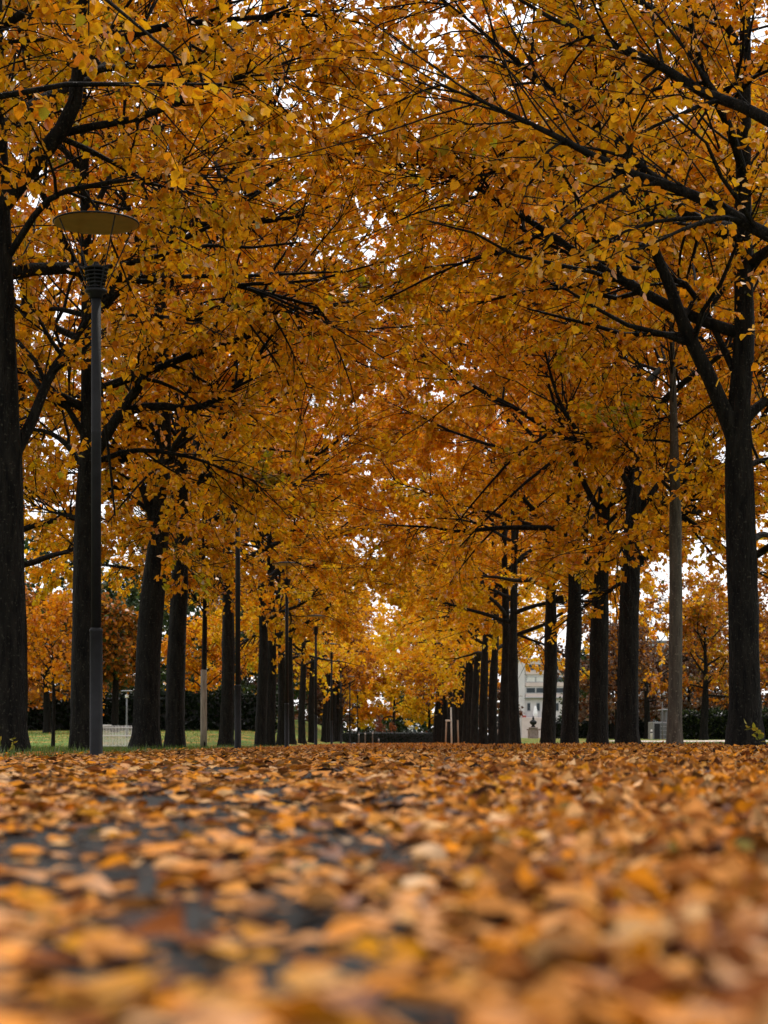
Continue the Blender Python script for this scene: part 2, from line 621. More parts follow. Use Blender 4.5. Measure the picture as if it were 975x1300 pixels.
def build_tree(S, base, name, label, cat, group=None):
    r = np.random.default_rng(S.seed)
    root = thing(name, label, cat, tuple(base), group)
    # trunk, in local coordinates
    nT = 18
    if S.trunk is not None:
        tp = smooth_line(S.trunk, nT) - base
    else:
        lean = r.normal(0, 0.012, 2)
        z = np.linspace(0, S.H * 0.88, nT)
        tp = np.stack([lean[0] * z + .06 * np.sin(z * .7 + r.uniform(0, 6)), lean[1] * z + .06 * np.sin(z * .6 + r.uniform(0, 6)), z], 1)
        tp[:, :2] -= tp[0, :2]
    tp[0, 2] = -0.25
    zz = np.maximum(tp[:, 2], 0)
    # below the first fork nearly even, then a quick taper
    tr = S.r0 * (1 - 0.12 * np.clip(zz / S.hb, 0, 1)) * np.where(zz > S.hb, np.clip(1 - .93 * (zz - S.hb) / (S.H * .88 - S.hb), .05, 1) ** .9 * .86, 1.0)
    tz = np.sort(np.concatenate([np.linspace(-0.25, 1.0, 8), np.linspace(1.0, tp[-1, 2], 26)[1:]]))
    TP = np.stack([np.interp(tz, tp[:, 2], tp[:, k]) for k in range(2)] + [tz], 1)
    TR = np.interp(tz, tp[:, 2], tr) * (1 + 0.32 * np.exp(-np.maximum(tz, 0) / 0.26))
    v, f = tubes(TP[None], TR[None], S.trunk_sides)
    # fluted, uneven bark outline
    ang = np.tile(np.arange(S.trunk_sides) / S.trunk_sides * 6.283, len(tz))
    ph = r.uniform(0, 6.28, 4)
    amp = 0.05 * np.sin(3 * ang + ph[0] + v[:, 2] * .5) + 0.035 * np.sin(5 * ang + ph[1] - v[:, 2] * .9) + 0.03 * r.normal(0, 1, len(v))
    amp = amp + 0.12 * np.exp(-np.maximum(v[:, 2], 0) / .25) * np.sin(5 * ang + ph[2])
    cen = np.repeat(TP, S.trunk_sides, 0)
    v = cen + (v - cen) * (1 + amp)[:, None]
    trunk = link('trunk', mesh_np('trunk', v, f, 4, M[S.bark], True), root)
    # limbs
    nL = 12
    LP, LR = [], []
    for pts, rad in S.hero:
        LP.append(smooth_line(np.asarray(pts), nL) - base)
        LR.append((np.linspace(1, .08, nL) ** .85) * rad)
    k0 = r.uniform(0, 6.28)
    for j in range(S.limbs):
        t = (j + r.uniform(.1, .9)) / S.limbs
        h = S.hb + S.lo + (S.H * .84 - S.hb - S.lo) * t ** 1.1
        az = k0 + j * 2.39996 + r.normal(0, .25)
        env = S.Rc * (1 - S.narrow * max(0, (h - S.hb) / (S.H - S.hb)) ** 1.6)
        el = math.radians(14 + 50 * t + r.normal(0, 5))
        d = np.array([[math.cos(az) * math.cos(el), math.sin(az) * math.cos(el) * S.flat, math.sin(el)]])
        L = env / math.cos(el) * r.uniform(.86, 1.08)
        L = min(L, (S.H - h) / max(math.sin(el), .2) * 1.05 + 1.0)
        p0 = np.array([[np.interp(h, tp[:, 2], tp[:, 0]), np.interp(h, tp[:, 2], tp[:, 1]), h]])
        P = grow(r, p0, d, np.array([L]), nL, r.uniform(-.45, .25), .11)[0]
        rb = S.limbr * min(np.interp(h, tp[:, 2], tr) * .62, .03 + .011 * L)
        LP.append(P)
        LR.append(rb * (np.linspace(1, .07, nL) ** .9))
    # the leader carries twigs too
    LPa, LRa = np.array(LP), np.array(LR)
    ld_z = np.linspace(S.hb - .3, tp[-1, 2] + .9, nL)
    lead = np.stack([np.interp(ld_z, tp[:, 2], tp[:, 0]), np.interp(ld_z, tp[:, 2], tp[:, 1]), ld_z], 1)
    ALLP = np.concatenate([LPa, lead[None]])
    ALLR = np.concatenate([LRa, np.full((1, nL), .03)])
    nb = len(ALLP)
    llen = np.linalg.norm(np.diff(ALLP, axis=1), axis=2).sum(1)
    # sub-branches
    per = np.maximum(3, (S.subs * llen / llen.mean()).astype(int))
    si = np.repeat(np.arange(nb), per)
    st = r.uniform(.17, 1.0, len(si)) ** .85
    sp, sd = sample_on(ALLP, si, st)
    rnd = nrm(r.normal(0, 1, sd.shape) * np.array([1, 1, .55]))
    side = nrm(rnd - (rnd * sd).sum(1, keepdims=True) * sd)
    a = r.uniform(.6, 1.2, (len(si), 1))
    dd = sd * np.cos(a) + side * np.sin(a)
    sl = np.clip(llen[si] * (.2 + .25 * (1 - st)) * r.uniform(.7, 1.25, len(si)) * S.sublen, .5, 2.6 * S.sublen)
    SP = grow(r, sp, dd, sl, 6, r.uniform(-.35, .25, len(si)), .13)
    srad = S.subrad * np.clip(np.array([np.interp(t, np.linspace(0, 1, nL), ALLR[i]) for i, t in zip(si, st)]) * .5, .012, .036)
    SR = srad[:, None] * np.linspace(1, .3, 6)[None]
    # twigs
    ti = np.repeat(np.arange(len(si)), S.twigs)
    tt = r.uniform(.1, 1.0, len(ti))
    tpos, td = sample_on(SP, ti, tt)
    rnd = nrm(r.normal(0, 1, td.shape) * np.array([1, 1, .7]))
    side = nrm(rnd - (rnd * td).sum(1, keepdims=True) * td)
    a = r.uniform(.35, 1.05, (len(ti), 1))
    tl = r.uniform(.35, 1.0, len(ti))
    TWP = grow(r, tpos, td * np.cos(a) + side * np.sin(a), tl, 4, r.uniform(-.5, .1, len(ti)), .14)
    keep = TWP[:, -1, 2] > S.low + r.normal(0, .35, len(ti))
    TWP, ti = TWP[keep], ti[keep]
    TWR = np.repeat((np.linspace(1, .45, 4) * .0082)[None], len(TWP), 0)
    # long whippy shoots, bare or nearly so
    nw = S.whips if S.split else 0
    wi = r.integers(0, nb, max(nw, 1))
    wp_, wd = sample_on(ALLP, wi, r.uniform(.25, .98, len(wi)))
    rnd = r.normal(0, .45, wd.shape)
    WP = grow(r, wp_, wd + rnd + np.array([0, 0, .1]), r.uniform(1.1, 3.0, len(wi)) * min(1, S.Rc / 5), 6, r.uniform(-.7, .3, len(wi)), .09)
    WR = np.repeat((np.linspace(1, .3, 6) * .0125)[None], len(WP), 0)
    # meshes of the limbs, each with its own branches and twigs
    owner_s = si
    owner_t = si[ti]
    if S.split:
        for b in range(nb):
            V, Fc, off = [], [], 0
            if b < nb - 1:
                v, f = tubes(ALLP[b:b + 1], ALLR[b:b + 1], 9 if S.detailed else 6)
                V.append(v); Fc.append(f); off += len(v)
            q = owner_s == b
            if q.any():
                v, f = tubes(SP[q], SR[q], 4)
                V.append(v); Fc.append(f + off); off += len(v)
            q = owner_t == b
            if q.any() and S.twigmesh:
                v, f = tubes(TWP[q], TWR[q], 3)
                V.append(v); Fc.append(f + off); off += len(v)
            q = wi == b
            if q.any() and nw:
                v, f = tubes(WP[q], WR[q], 3)
                V.append(v); Fc.append(f + off); off += len(v)
            nm = 'limb' if b < nb - 1 else 'leader_twigs'
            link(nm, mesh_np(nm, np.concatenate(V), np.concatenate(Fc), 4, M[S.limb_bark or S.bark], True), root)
    else:
        v, f = tubes(ALLP[:-1], ALLR[:-1], 5)
        v2, f2 = tubes(SP, SR, 3)
        link('branches', mesh_np('branches', np.concatenate([v, v2]), np.concatenate([f, f2 + len(v)]), 4, M[S.bark], True), root)
    # leaves
    nl = len(TWP) * S.leaves
    li = np.repeat(np.arange(len(TWP)), S.leaves)
    lt = r.uniform(.05, 1.0, nl) ** .75
    lp, ldv = sample_on(TWP, li, lt)
    # some twigs have shed most of their leaves
    shed = r.uniform(0, 1, len(TWP)) ** 1.3
    ok = r.uniform(0, 1, nl) < (.2 + 1.15 * shed[li])
    lp, ldv, li = lp[ok], ldv[ok], li[ok]
    nl = len(lp)
    ax = nrm(ldv * .45 + r.normal(0, .5, (nl, 3)) + np.array([0, 0, -.42]))
    lp = lp + ax * (S.leaf * r.uniform(.15, .6, (nl, 1)))
    nv = r.normal(0, .6, (nl, 3)) + np.array([0, 0, .65])
    size = S.leaf * r.uniform(.62, 1.2, nl)
    col = pick_colors(nl, S.mix, r)
    if S.mix_top is not None:
        ct = pick_colors(nl, S.mix_top, r)
        w = sstep(S.H * .36, S.H * .68, lp[:, 2] + r.normal(0, .9, nl))[:, None]
        col = col * (1 - w) + ct * w
    # whole branches turn together: some greener, some redder
    ns = len(si)
    warm = r.normal(0, 1, ns)
    bt = np.stack([np.clip(1 - .04 * np.abs(warm), .8, 1), np.clip(1 + .075 * warm, .8, 1.15), np.ones(ns)], 1)
    gr = r.uniform(0, 1, ns) < .01
    bt[gr] = np.array([.55, .92, 1.3])
    col = col * bt[ti[li]]
    tone = r.uniform(.8, 1.12, len(TWP))
    col = col * tone[li][:, None]
    if S.leaf_parts:
        wp = lp + base
        px = CX + wp[:, 0] / wp[:, 1] * F
        py = CY - (wp[:, 2] - CAMZ) / wp[:, 1] * F
        inside = (px > 6) & (px < 969) & (py > 6) & (py < 900)
        score = np.where(inside, size / wp[:, 1], -1)
        order = np.argsort(-score)[:S.leaf_parts * 3]
        order = order[score[order] > 0]
        order = order[::3] if len(order) > S.leaf_parts else order
        order = order[:S.leaf_parts]
        R = leaf_frames(ax[order], nv[order])
        for q, (i_, Rm) in enumerate(zip(order, R)):
            me = LEAF_ONE[int(np.argmin(((LEAF_ONE_C - col[i_]) ** 2).sum(1)))]
            o = link('leaf', me, root)
            o.matrix_local = Matrix.Translation(Vector(lp[i_])) @ Matrix(Rm.tolist()).to_4x4() @ Matrix.Scale(float(size[i_]), 4)
        mk = np.ones(nl, bool)
        mk[order] = False
        lp, ax, nv, size, col = lp[mk], ax[mk], nv[mk], size[mk], col[mk]
    v, f, c = leaf_cloud(lp, ax, nv, size, col, S.detailed and not S.kite)
    cr = link('crown', mesh_np('crown', v, f, 4, M[S.leafmat], False, c), root)
    cr['kind'] = 'stuff'
    return root


LEAF_ONE, LEAF_ONE_C = [], []
for _c in (GOLD, AMBER, RUST, OLIVE, PALE, GOLD * .8, AMBER * .8, BROWN, GOLD * .6 + RUST * .4):
    for _k in range(2):
        t = LEAF6.copy()
        t[:, 2] *= (0.5, 1.8)[_k]
        LEAF_ONE.append(mesh_np('leaf', t, LEAF6F, 4, M['leaf'], False, np.repeat(_c[None], 6, 0)))
        LEAF_ONE_C.append(_c)
LEAF_ONE_C = np.array(LEAF_ONE_C)


def copy_tree(src, loc, rz, sc, label):
    c = src.copy()
    COL.objects.link(c)
    c.location = loc
    c.rotation_euler = (0, 0, rz)
    c.scale = (sc, sc, sc * random.uniform(.95, 1.06))
    c['label'] = label
    for ch in src.children:
        d = ch.copy()
        COL.objects.link(d)
        d.parent = c
    return c


ORD = ['first', 'second', 'third', 'fourth', 'fifth', 'sixth', 'seventh', 'eighth', 'ninth', 'tenth', 'eleventh', 'twelfth', 'thirteenth', 'fourteenth', 'fifteenth',
       'sixteenth', 'seventeenth', 'eighteenth', 'nineteenth', 'twentieth', 'twenty-first', 'twenty-second', 'twenty-third', 'twenty-fourth', 'twenty-fifth',
       'twenty-sixth', 'twenty-seventh', 'twenty-eighth', 'twenty-ninth', 'thirtieth']
GRP = 'golden linden trees lining the leafy avenue'


def hero(Y, pts, rad, dy=0.0):
    """a limb through photo points; dy metres towards (-) or away (+) over its length"""
    n = len(pts)
    return ([at(px, py, Y + dy * k / (n - 1)) for k, (px, py) in enumerate(pts)], rad)


def base_at(X, Y):
    return np.array([X, Y, float(ground_z(X, Y)) - 0.01])


XT = 4.8
MIXN = [(GOLD, 5), (AMBER, 3.2), (RUST, .6), (OLIVE, .35)]
MIXT = [(AMBER, 5), (GOLD, 4), (RUST, 2.0), (np.array([.80, .25, .012]), 4.5)]

# the two trees beside the camera whose boughs hang into the top of the picture
T = {}
Y = 18.4
build_tree(TreeSpec(seed=21, H=15.0, Rc=6.0, narrow=.3, leaves=20, leaf=.094, mix=MIXN, leaf_parts=300, limbs=14), base_at(-XT, Y), 'linden_tree',
           'linden tree just outside the left edge, its golden boughs hanging into the top left corner', 'tree', GRP)
Y = 20.0
build_tree(TreeSpec(seed=33, H=15.0, Rc=5.0, leaves=20, leaf=.094, mix=MIXN, leaf_parts=300, limbs=14), base_at(XT, Y), 'linden_tree',
           'linden tree just outside the right edge, its golden boughs hanging into the top right corner', 'tree', GRP)

# left row, near
Y = 24.8
b = base_at(-XT, Y)
L1 = TreeSpec(sublen=1.4, subrad=1.25, kite=True, leaves=30, leaf=.098, lo=1.7, Rc=5.4, narrow=.3, seed=41, H=15.0, r0=.245, mix=MIXN, leaf_parts=300, limbs=10,
              trunk=[b, at(7, 600, Y), at(4, 420, Y), at(0, 260, Y), at(-6, 60, Y), at(-8, -300, Y)],
              hero=[hero(Y, [(0, 262), (50, 200), (92, 140), (101, 60), (105, -40), (118, -170)], .13, -.6),
                    hero(Y, [(101, 75), (180, 40), (290, 25), (410, 20), (500, 40)], .06, .8),
                    hero(Y, [(84, 168), (130, 158), (175, 150), (225, 130), (262, 112), (330, 90), (420, 60)], .055, -.5),
                    hero(Y, [(14, 585), (40, 535), (64, 475), (92, 435), (118, 395), (150, 330)], .085, .8),
                    hero(Y, [(8, 330), (60, 255), (120, 235), (200, 225), (290, 222)], .05, -1.5)])
build_tree(L1, b, 'linden_tree', 'thick dark trunk cut by the left edge, yellow shoots at its foot, golden crown', 'tree', GRP)
Y = 31.0
b = base_at(-XT, Y)
L2 = TreeSpec(sublen=1.4, subrad=1.25, kite=True, lo=.8, Rc=5.3, narrow=.3, leaves=28, leaf=.097, seed=52, H=15.0, r0=.185, mix=MIXN, leaf_parts=0, limbs=9,
              trunk=[b, at(107, 700, Y), at(112, 540, Y), at(112, 420, Y), at(108, 250, Y), at(105, 60, Y), at(104, -110, Y)],
              hero=[hero(Y, [(112, 415), (150, 362), (190, 338), (235, 288), (290, 228), (332, 165), (354, 118), (372, 70)], .115, .3),
                    hero(Y, [(112, 590), (135, 552), (165, 505), (184, 478), (200, 440), (225, 405)], .11, -.4),
                    hero(Y, [(160, 522), (200, 515), (247, 519), (300, 490), (330, 448), (350, 420), (380, 395)], .075, .2),
                    hero(Y, [(108, 402), (190, 402), (260, 406), (352, 398), (430, 380)], .05, -.5),
                    hero(Y, [(108, 400), (70, 392), (38, 396), (10, 380)], .05, .5),
                    hero(Y, [(335, 160), (390, 165), (450, 185), (505, 225)], .045, 0),
                    hero(Y, [(240, 284), (300, 285), (390, 272), (470, 240)], .05, .4),
                    hero(Y, [(104, 660), (90, 655), (66, 650), (40, 640)], .04, .5),
                    hero(Y, [(110, 600), (80, 560), (40, 545), (-20, 560)], .06, 1.5),
                    hero(Y, [(112, 590), (170, 572), (240, 580), (300, 602), (345, 618)], .05, 1.2),
                    hero(Y, [(111, 560), (80, 510), (50, 480), (10, 470)], .06, -.5)])
build_tree(L2, b, 'linden_tree', 'linden half hidden behind the nearest lamp post, with long curved dark limbs', 'tree', GRP)
Y = 39.3
b = base_at(-XT, Y)
L3 = TreeSpec(sublen=1.4, subrad=1.25, leaves=27, leaf=.12, detailed=False, lo=.7, narrow=.35, mix_top=MIXT, seed=63, H=15.0, r0=.27, mix=MIXN, leaf_parts=0, limbs=10,
              trunk=[b, at(190, 800, Y), at(203, 655, Y), at(207, 560, Y), at(205, 430, Y), at(200, 250, Y), at(198, 90, Y)],
              hero=[hero(Y, [(198, 668), (178, 612), (150, 570), (142, 558), (120, 520)], .12, -.3),
                    hero(Y, [(203, 660), (150, 620), (90, 600), (40, 610)], .06, 1.2),
                    hero(Y, [(210, 665), (232, 625), (262, 606), (302, 595), (362, 618), (400, 600)], .1, .5),
                    hero(Y, [(212, 640), (222, 600), (235, 540), (260, 470), (290, 400)], .12, .4), hero(Y, [(207, 590), (213, 630), (205, 665), (196, 690)], .03, -2.4)])
build_tree(L3, b, 'linden_tree', 'leaning thick linden trunk that forks low, right of the white railing', 'tree', GRP)
Y = 44.8
b = base_at(-XT, Y)
L4 = TreeSpec(leaves=29, leaf=.115, lo=.7, narrow=.35, detailed=False, mix_top=MIXT, seed=74, H=15.0, r0=.215, mix=MIXN, leaf_parts=0, limbs=11, subs=11,
              hero=[hero(Y, [(226, 700), (260, 670), (310, 640), (362, 618), (420, 600)], .07, -1), hero(Y, [(226, 705), (290, 690), (345, 700), (392, 722)], .05, .8), hero(Y, [(226, 640), (236, 680), (242, 715), (246, 735)], .03, -2.2)])
build_tree(L4, b, 'linden_tree', 'straight dark linden trunk close behind the leaning forked one', 'tree', GRP)

# right row, near
Y = 26.4
b = base_at(XT, Y)
R1 = TreeSpec(sublen=1.4, subrad=1.25, kite=True, leaves=30, leaf=.098, lo=1.2, Rc=5.0, seed=85, H=15.0, r0=.215, mix=MIXN, leaf_parts=300, limbs=9,
              trunk=[b, at(944, 800, Y), at(939, 620, Y), at(936, 545, Y), at(945, 430, Y), at(944, 300, Y), at(945, 150, Y), at(948, -80, Y), at(950, -240, Y)],
              hero=[hero(Y, [(934, 560), (922, 528), (893, 462), (870, 418), (845, 350), (805, 262), (768, 200), (752, 110)], .12, -.5),
                    hero(Y, [(946, 302), (900, 287), (860, 262), (820, 216), (772, 172), (742, 152), (690, 105), (640, 65), (600, 30), (556, -6)], .085, -.8),
                    hero(Y, [(746, 158), (690, 184), (650, 204), (617, 222), (560, 222), (500, 212)], .035, .4),
                    hero(Y, [(936, 480), (880, 370), (818, 342), (740, 330), (690, 306), (642, 274), (612, 222), (600, 190)], .05, 1.0),
                    hero(Y, [(947, 110), (930, 45), (905, 18), (862, 20), (806, 0), (760, -40)], .075, -1.0),
                    hero(Y, [(940, 540), (958, 520), (985, 500), (1040, 460)], .09, .4),
                    hero(Y, [(940, 600), (965, 585), (1000, 590), (1060, 620)], .05, 1.5)])
build_tree(R1, b, 'linden_tree', 'tall dark linden at the right edge, big limbs sweeping up to the left', 'tree', GRP)
Y = 33.0
b = base_at(XT + .02, Y)
R2 = TreeSpec(seed=96, H=9.5, r0=.118, hb=4.2, Rc=2.6, mix=MIXN, limbs=10, subs=9, twigs=8, lo=.9, limbr=.5, limb_bark='bark', leaf=.096, bark='bark_pale',
              trunk=[b, at(858, 800, Y), at(857, 640, Y), at(854, 480, Y), at(852, 380, Y), at(851, 240, Y)],
              hero=[hero(Y, [(857, 640), (880, 590), (905, 556), (925, 535)], .04, .2),
                    hero(Y, [(856, 628), (840, 610), (800, 570), (775, 545)], .035, -.3),
                    hero(Y, [(857, 632), (890, 612), (925, 600)], .03, -.6)])
build_tree(R2, b, 'young_linden', 'slim young linden with pale grey-brown trunk, between two thick dark trunks', 'tree', GRP)
Y = 39.2
b = base_at(XT, Y)
R3 = TreeSpec(sublen=1.4, subrad=1.25, leaves=27, leaf=.12, detailed=False, lo=.7, narrow=.35, mix_top=MIXT, seed=107, H=15.0, r0=.215, mix=MIXN, leaf_parts=0, limbs=11,
              trunk=[b, at(799, 780, Y), at(803, 660, Y), at(806, 560, Y), at(808, 400, Y), at(813, 200, Y), at(815, 40, Y)],
              hero=[hero(Y, [(803, 720), (835, 690), (862, 660), (890, 640)], .075, -.6), hero(Y, [(804, 660), (850, 600), (900, 590), (960, 600)], .07, .8),
                    hero(Y, [(800, 735), (780, 745), (772, 752), (740, 770)], .05, .5),
                    hero(Y, [(806, 640), (790, 600), (720, 530), (690, 440), (680, 400)], .07, -.8), hero(Y, [(806, 590), (800, 640), (790, 685), (784, 712)], .03, -2.4)])
build_tree(R3, b, 'linden_tree', 'straight dark linden trunk immediately left of the slim pale young one', 'tree', GRP)
Y = 45.3
b = base_at(XT + .05, Y)
R4 = TreeSpec(leaves=29, leaf=.115, lo=.7, narrow=.35, detailed=False, mix_top=MIXT, seed=118, H=15.0, r0=.22, mix=MIXN, limbs=11, subs=11,
              trunk=[b, at(760, 800, Y), at(765, 690, Y), at(768, 600, Y), at(770, 450, Y), at(772, 200, Y)],
              hero=[hero(Y, [(765, 720), (785, 700), (800, 680), (830, 640)], .09, .4), hero(Y, [(766, 670), (800, 640), (850, 625), (910, 630)], .06, 1.5),
                    hero(Y, [(766, 660), (735, 600), (715, 545), (700, 500), (680, 420)], .08, -.6), hero(Y, [(768, 605), (750, 640), (735, 690), (724, 715)], .03, -2.2)])
build_tree(R4, b, 'linden_tree', 'dark linden trunk leaning right with a fork, left of the straight one', 'tree', GRP)

# prototypes for the rest of the avenue
MID = []
MIXM = [(GOLD, 6), (AMBER, 3.2), (RUST, .5), (PALE, 3.4), (OLIVE, .2)]


def mid_spec(seed, **k):
    a = dict(seed=seed, H=16.3, narrow=.3, r0=.215, limbs=15, subs=10, twigs=8, leaves=38, leaf=.148, detailed=False, mix=MIXM, mix_top=MIXT, trunk_sides=10, hb=4.2)
    a.update(k)
    return TreeSpec(**a)


def far_spec(seed, **k):
    a = dict(seed=seed, H=12.8, Rc=4.9, r0=.21, limbs=13, subs=8, twigs=6, leaves=13, leaf=.2, detailed=False, mix=MIXM, mix_top=MIXM, trunk_sides=8, split=False, hb=4.3)
    a.update(k)
    return TreeSpec(**a)


MIXF = [(BROWN, 4), (RUST, 3), (AMBER, 2), (GOLD, 1)]
protos = {}
row = []
for side, z0 in ((-1, 24.8), (1, 26.4)):
    seen = ({5: 58.8, 7: 75, 8: 81, 9: 89.6, 10: 100, 11: 112, 12: 127, 13: 150} if side < 0 else {4: 52, 5: 59, 7: 73.2, 8: 80.5, 9: 89.2, 10: 97.6, 11: 108})
    for i in range(0, 22 if side < 0 else 26):
        y = seen.get(i, z0 + 6.42 * i)
        if side < 0 and i > 13:
            y = 150 + 6.4 * (i - 13)
        if side > 0 and i > 11:
            y = 108 + 6.4 * (i - 11)
        row.append((side, i, y))
for side, i, y in row:
    if i < 4 or (i == 6):
        continue
    sd = 'left' if side < 0 else 'right'
    x = side * (XT + random.uniform(-.04, .04))
    if i == 4 and side < 0:
        # the slim replacement tree on the left has its own builder
        Y = 51.2
        b = base_at(-4.76, Y)
        S = TreeSpec(limbr=.5, seed=131, H=8.2, r0=.072, hb=3.7, Rc=2.4, mix=MIXN, limbs=8, subs=7, twigs=7, bark='bark',
                     trunk=[b, at(259, 860, Y), at(260, 770, Y), at(258, 690, Y), at(259, 560, Y)],
                     hero=[hero(Y, [(260, 780), (245, 755), (236, 742)], .03, .2), hero(Y, [(260, 775), (280, 750), (292, 735)], .03, -.2)])
        o = build_tree(S, b, 'young_linden', 'slim young linden on the left with its lower trunk wrapped pale', 'tree', GRP)
        g = MB().lathe([(.092, 0), (.086, .6), (.083, 1.3), (.08, 2.05), (.07, 2.06)], 12)
        g.build('trunk_wrap', M['wrap'], o, True)
        continue
    lab = 'golden linden tree, %s from the front in the %s row of the avenue' % (ORD[i - (i > 6)], sd)
    if y < 92:
        key = 'mid%d' % (i % 3)
        spec = mid_spec(200 + (i % 3) * 7)
    elif y < 140:
        key = 'far%d' % (i % 2)
        spec = far_spec(300 + (i % 2) * 7)
    else:
        key = 'brown' if side < 0 else 'gold_end'
        spec = far_spec(330, Rc=3.7, H=13.0, mix=MIXF, mix_top=MIXF) if side < 0 else far_spec(340, Rc=3.7, H=13.0, mix=MIXF + [(GOLD, 2)], mix_top=MIXF)
        lab = '%s linden tree near the far end, %s in the %s row' % ('brownish' if side < 0 else 'amber', ORD[i - (i > 6)], sd)
    b = base_at(x, y)
    if key not in protos:
        protos[key] = build_tree(spec, b, 'linden_tree', lab, 'tree', GRP)
    else:
        copy_tree(protos[key], tuple(b), random.uniform(0, 6.28), random.uniform(.94, 1.07), lab)

# two more golden trees standing outside the rows, behind the thick edge trunks
copy_tree(protos['mid1'], tuple(base_at(-9.0, 48.0)), 2.2, .98, 'golden linden set back on the left lawn, trunk hidden behind the thick left edge trunk')
copy_tree(protos['mid2'], tuple(base_at(8.75, 48.0)), 4.1, .98, 'golden linden set back on the right, trunk hidden behind the right edge trunk')

# ------------------------------------------------------------------ park trees behind the avenue
def bg_tree(X, Y, name, label, group=None, **k):
    a = dict(H=11, r0=.22, hb=2.5, Rc=4.5, limbs=13, subs=8, twigs=6, leaves=12, leaf=.26, detailed=False, trunk_sides=8, split=False, low=1.6, mix=MIXM)
    a.update(k)
    return build_tree(TreeSpec(**a), base_at(X, Y), name, label, 'tree', group)


MIX_O = [(AMBER * .72, 4), (RUST * .8, 3), (np.array([.5, .17, .03]), 4), (BROWN, 1.5), (MGREEN, .8)]
MIX_G = [(DGREEN, 5), (MGREEN, 3), (OLIVE * .4, .6)]
MIX_B = [(BROWN, 4), (np.array([.2, .13, .09]), 6), (BROWN * .8, 2), (AMBER * .7, .8)]  # haze put into the leaf colour as a lighter greyish brown
P = lambda px, Y: (px - CX) / F * Y
GL = 'trees across the lawn'
bg_tree(P(67, 72), 72, 'young_tree', 'small orange tree with a thin trunk on the lawn', GL, seed=401, H=4.9, r0=.07, hb=2.1, Rc=1.35, mix=[(AMBER, 5), (GOLD * .8, 2), (RUST, 2)], leaf=.17, low=.9, limbs=11, subs=5, twigs=6, leaves=10)
bg_tree(P(60, 115), 115, 'orange_tree', 'larger rusty orange tree behind the small one', GL, seed=402, H=7.6, hb=2.2, Rc=2.4, mix=MIX_O)
bg_tree(P(15, 120), 120, 'orange_tree', 'orange tree showing right beside the thick left trunk', GL, seed=403, H=6.4, hb=1.4, Rc=2.8, mix=MIX_O, low=.6)
bg_tree(P(50, 150), 150, 'green_tree', 'tall dark green tree rising above the orange ones', GL, seed=404, H=15.0, hb=3, Rc=5.4, mix=MIX_G, leafmat='green', leaf=.34, leaves=16)
bg_tree(P(165, 140), 140, 'green_tree', 'dark green tree behind the small grey park lamp', GL, seed=405, H=10.5, hb=1.2, Rc=4.6, mix=MIX_G, leafmat='green', leaf=.32, leaves=15, low=.4)
bg_tree(P(228, 150), 150, 'green_tree', 'dark green tree seen between the two paired trunks', GL, seed=406, H=10, hb=1.5, Rc=5, mix=MIX_G, leafmat='green', leaf=.32, leaves=15, low=.5)
bg_tree(P(145, 118), 118, 'orange_tree', 'orange tree above the white railing', GL, seed=407, H=7.4, hb=3, Rc=1.5, mix=MIX_O + [(MGREEN, 5)], low=2.2)
bg_tree(P(262, 128), 128, 'orange_tree', 'layered orange tree behind the pale wrapped trunk', GL, seed=408, H=6.5, hb=1.5, Rc=2.6, mix=[(GOLD, 3), (AMBER, 4), (RUST, 1)], low=1)
bg_tree(P(305, 160), 160, 'green_tree', 'dark tree filling the gap behind the second lamp post', GL, seed=409, H=9.5, hb=1.2, Rc=5, mix=MIX_G, leafmat='green', leaf=.34, leaves=14, low=.5)
bg_tree(P(-20, 140), 140, 'green_tree', 'dark green tree at the far left behind the thick trunk', GL, seed=410, H=11, hb=1.2, Rc=5, mix=MIX_G, leafmat='green', leaf=.34, leaves=14, low=.5)
GR = 'trees across the gravel path'
bg_tree(P(822, 130), 130, 'bare_tree', 'brownish half bare tree right of the straight dark trunk', GR, seed=421, H=8.8, hb=2.4, Rc=3.1, mix=MIX_B, leaves=7, leaf=.17)
bg_tree(P(785, 120), 120, 'orange_tree', 'brown and orange tree in the gap beside the leaning trunk', GR, seed=422, H=7.4, hb=2.2, Rc=2.4, mix=MIX_B + [(AMBER * .7, 3)], leaf=.2)
bg_tree(P(893, 105), 105, 'orange_tree', 'amber tree with full crown between young linden and right trunk', GR, seed=423, H=7.6, hb=2.3, Rc=3.0, mix=MIX_O + [(GOLD * .75, 6)], leaves=16, leaf=.2, low=1.8)
bg_tree(P(940, 125), 125, 'orange_tree', 'rusty tree partly hidden by the right edge trunk', GR, seed=424, H=9, hb=2.3, Rc=3.2, mix=MIX_O + [(BROWN, 4)], leaf=.2)
bg_tree(P(985, 110), 110, 'orange_tree', 'rusty tree at the very right edge behind the trunk', GR, seed=425, H=8, hb=2.2, Rc=2.8, mix=MIX_O + [(BROWN, 4)], leaf=.2)
bg_tree(P(741, 210), 210, 'green_tree', 'blue green tree near the pale apartment block', GR, seed=426, H=9.5, hb=1, Rc=2.1, mix=MIX_G, leafmat='green', leaf=.32, low=.4)
GE = 'trees beyond the end of the avenue'
bg_tree(P(500, 232), 232, 'yellow_tree', 'bright yellow tree closing the end of the avenue', GE, seed=431, H=14, hb=2.3, Rc=6.5, mix=[(GOLD, 4), (PALE, 6), (AMBER, 1)], leaf=.36, leaves=18, low=2.0)
bg_tree(P(545, 222), 222, 'yellow_tree', 'low yellow tree right of the avenue end', GE, seed=432, H=9, hb=2.2, Rc=4.0, mix=[(GOLD, 4), (PALE, 5), (AMBER, 1), (OLIVE, .6)], leaf=.34, leaves=18, low=1.6)
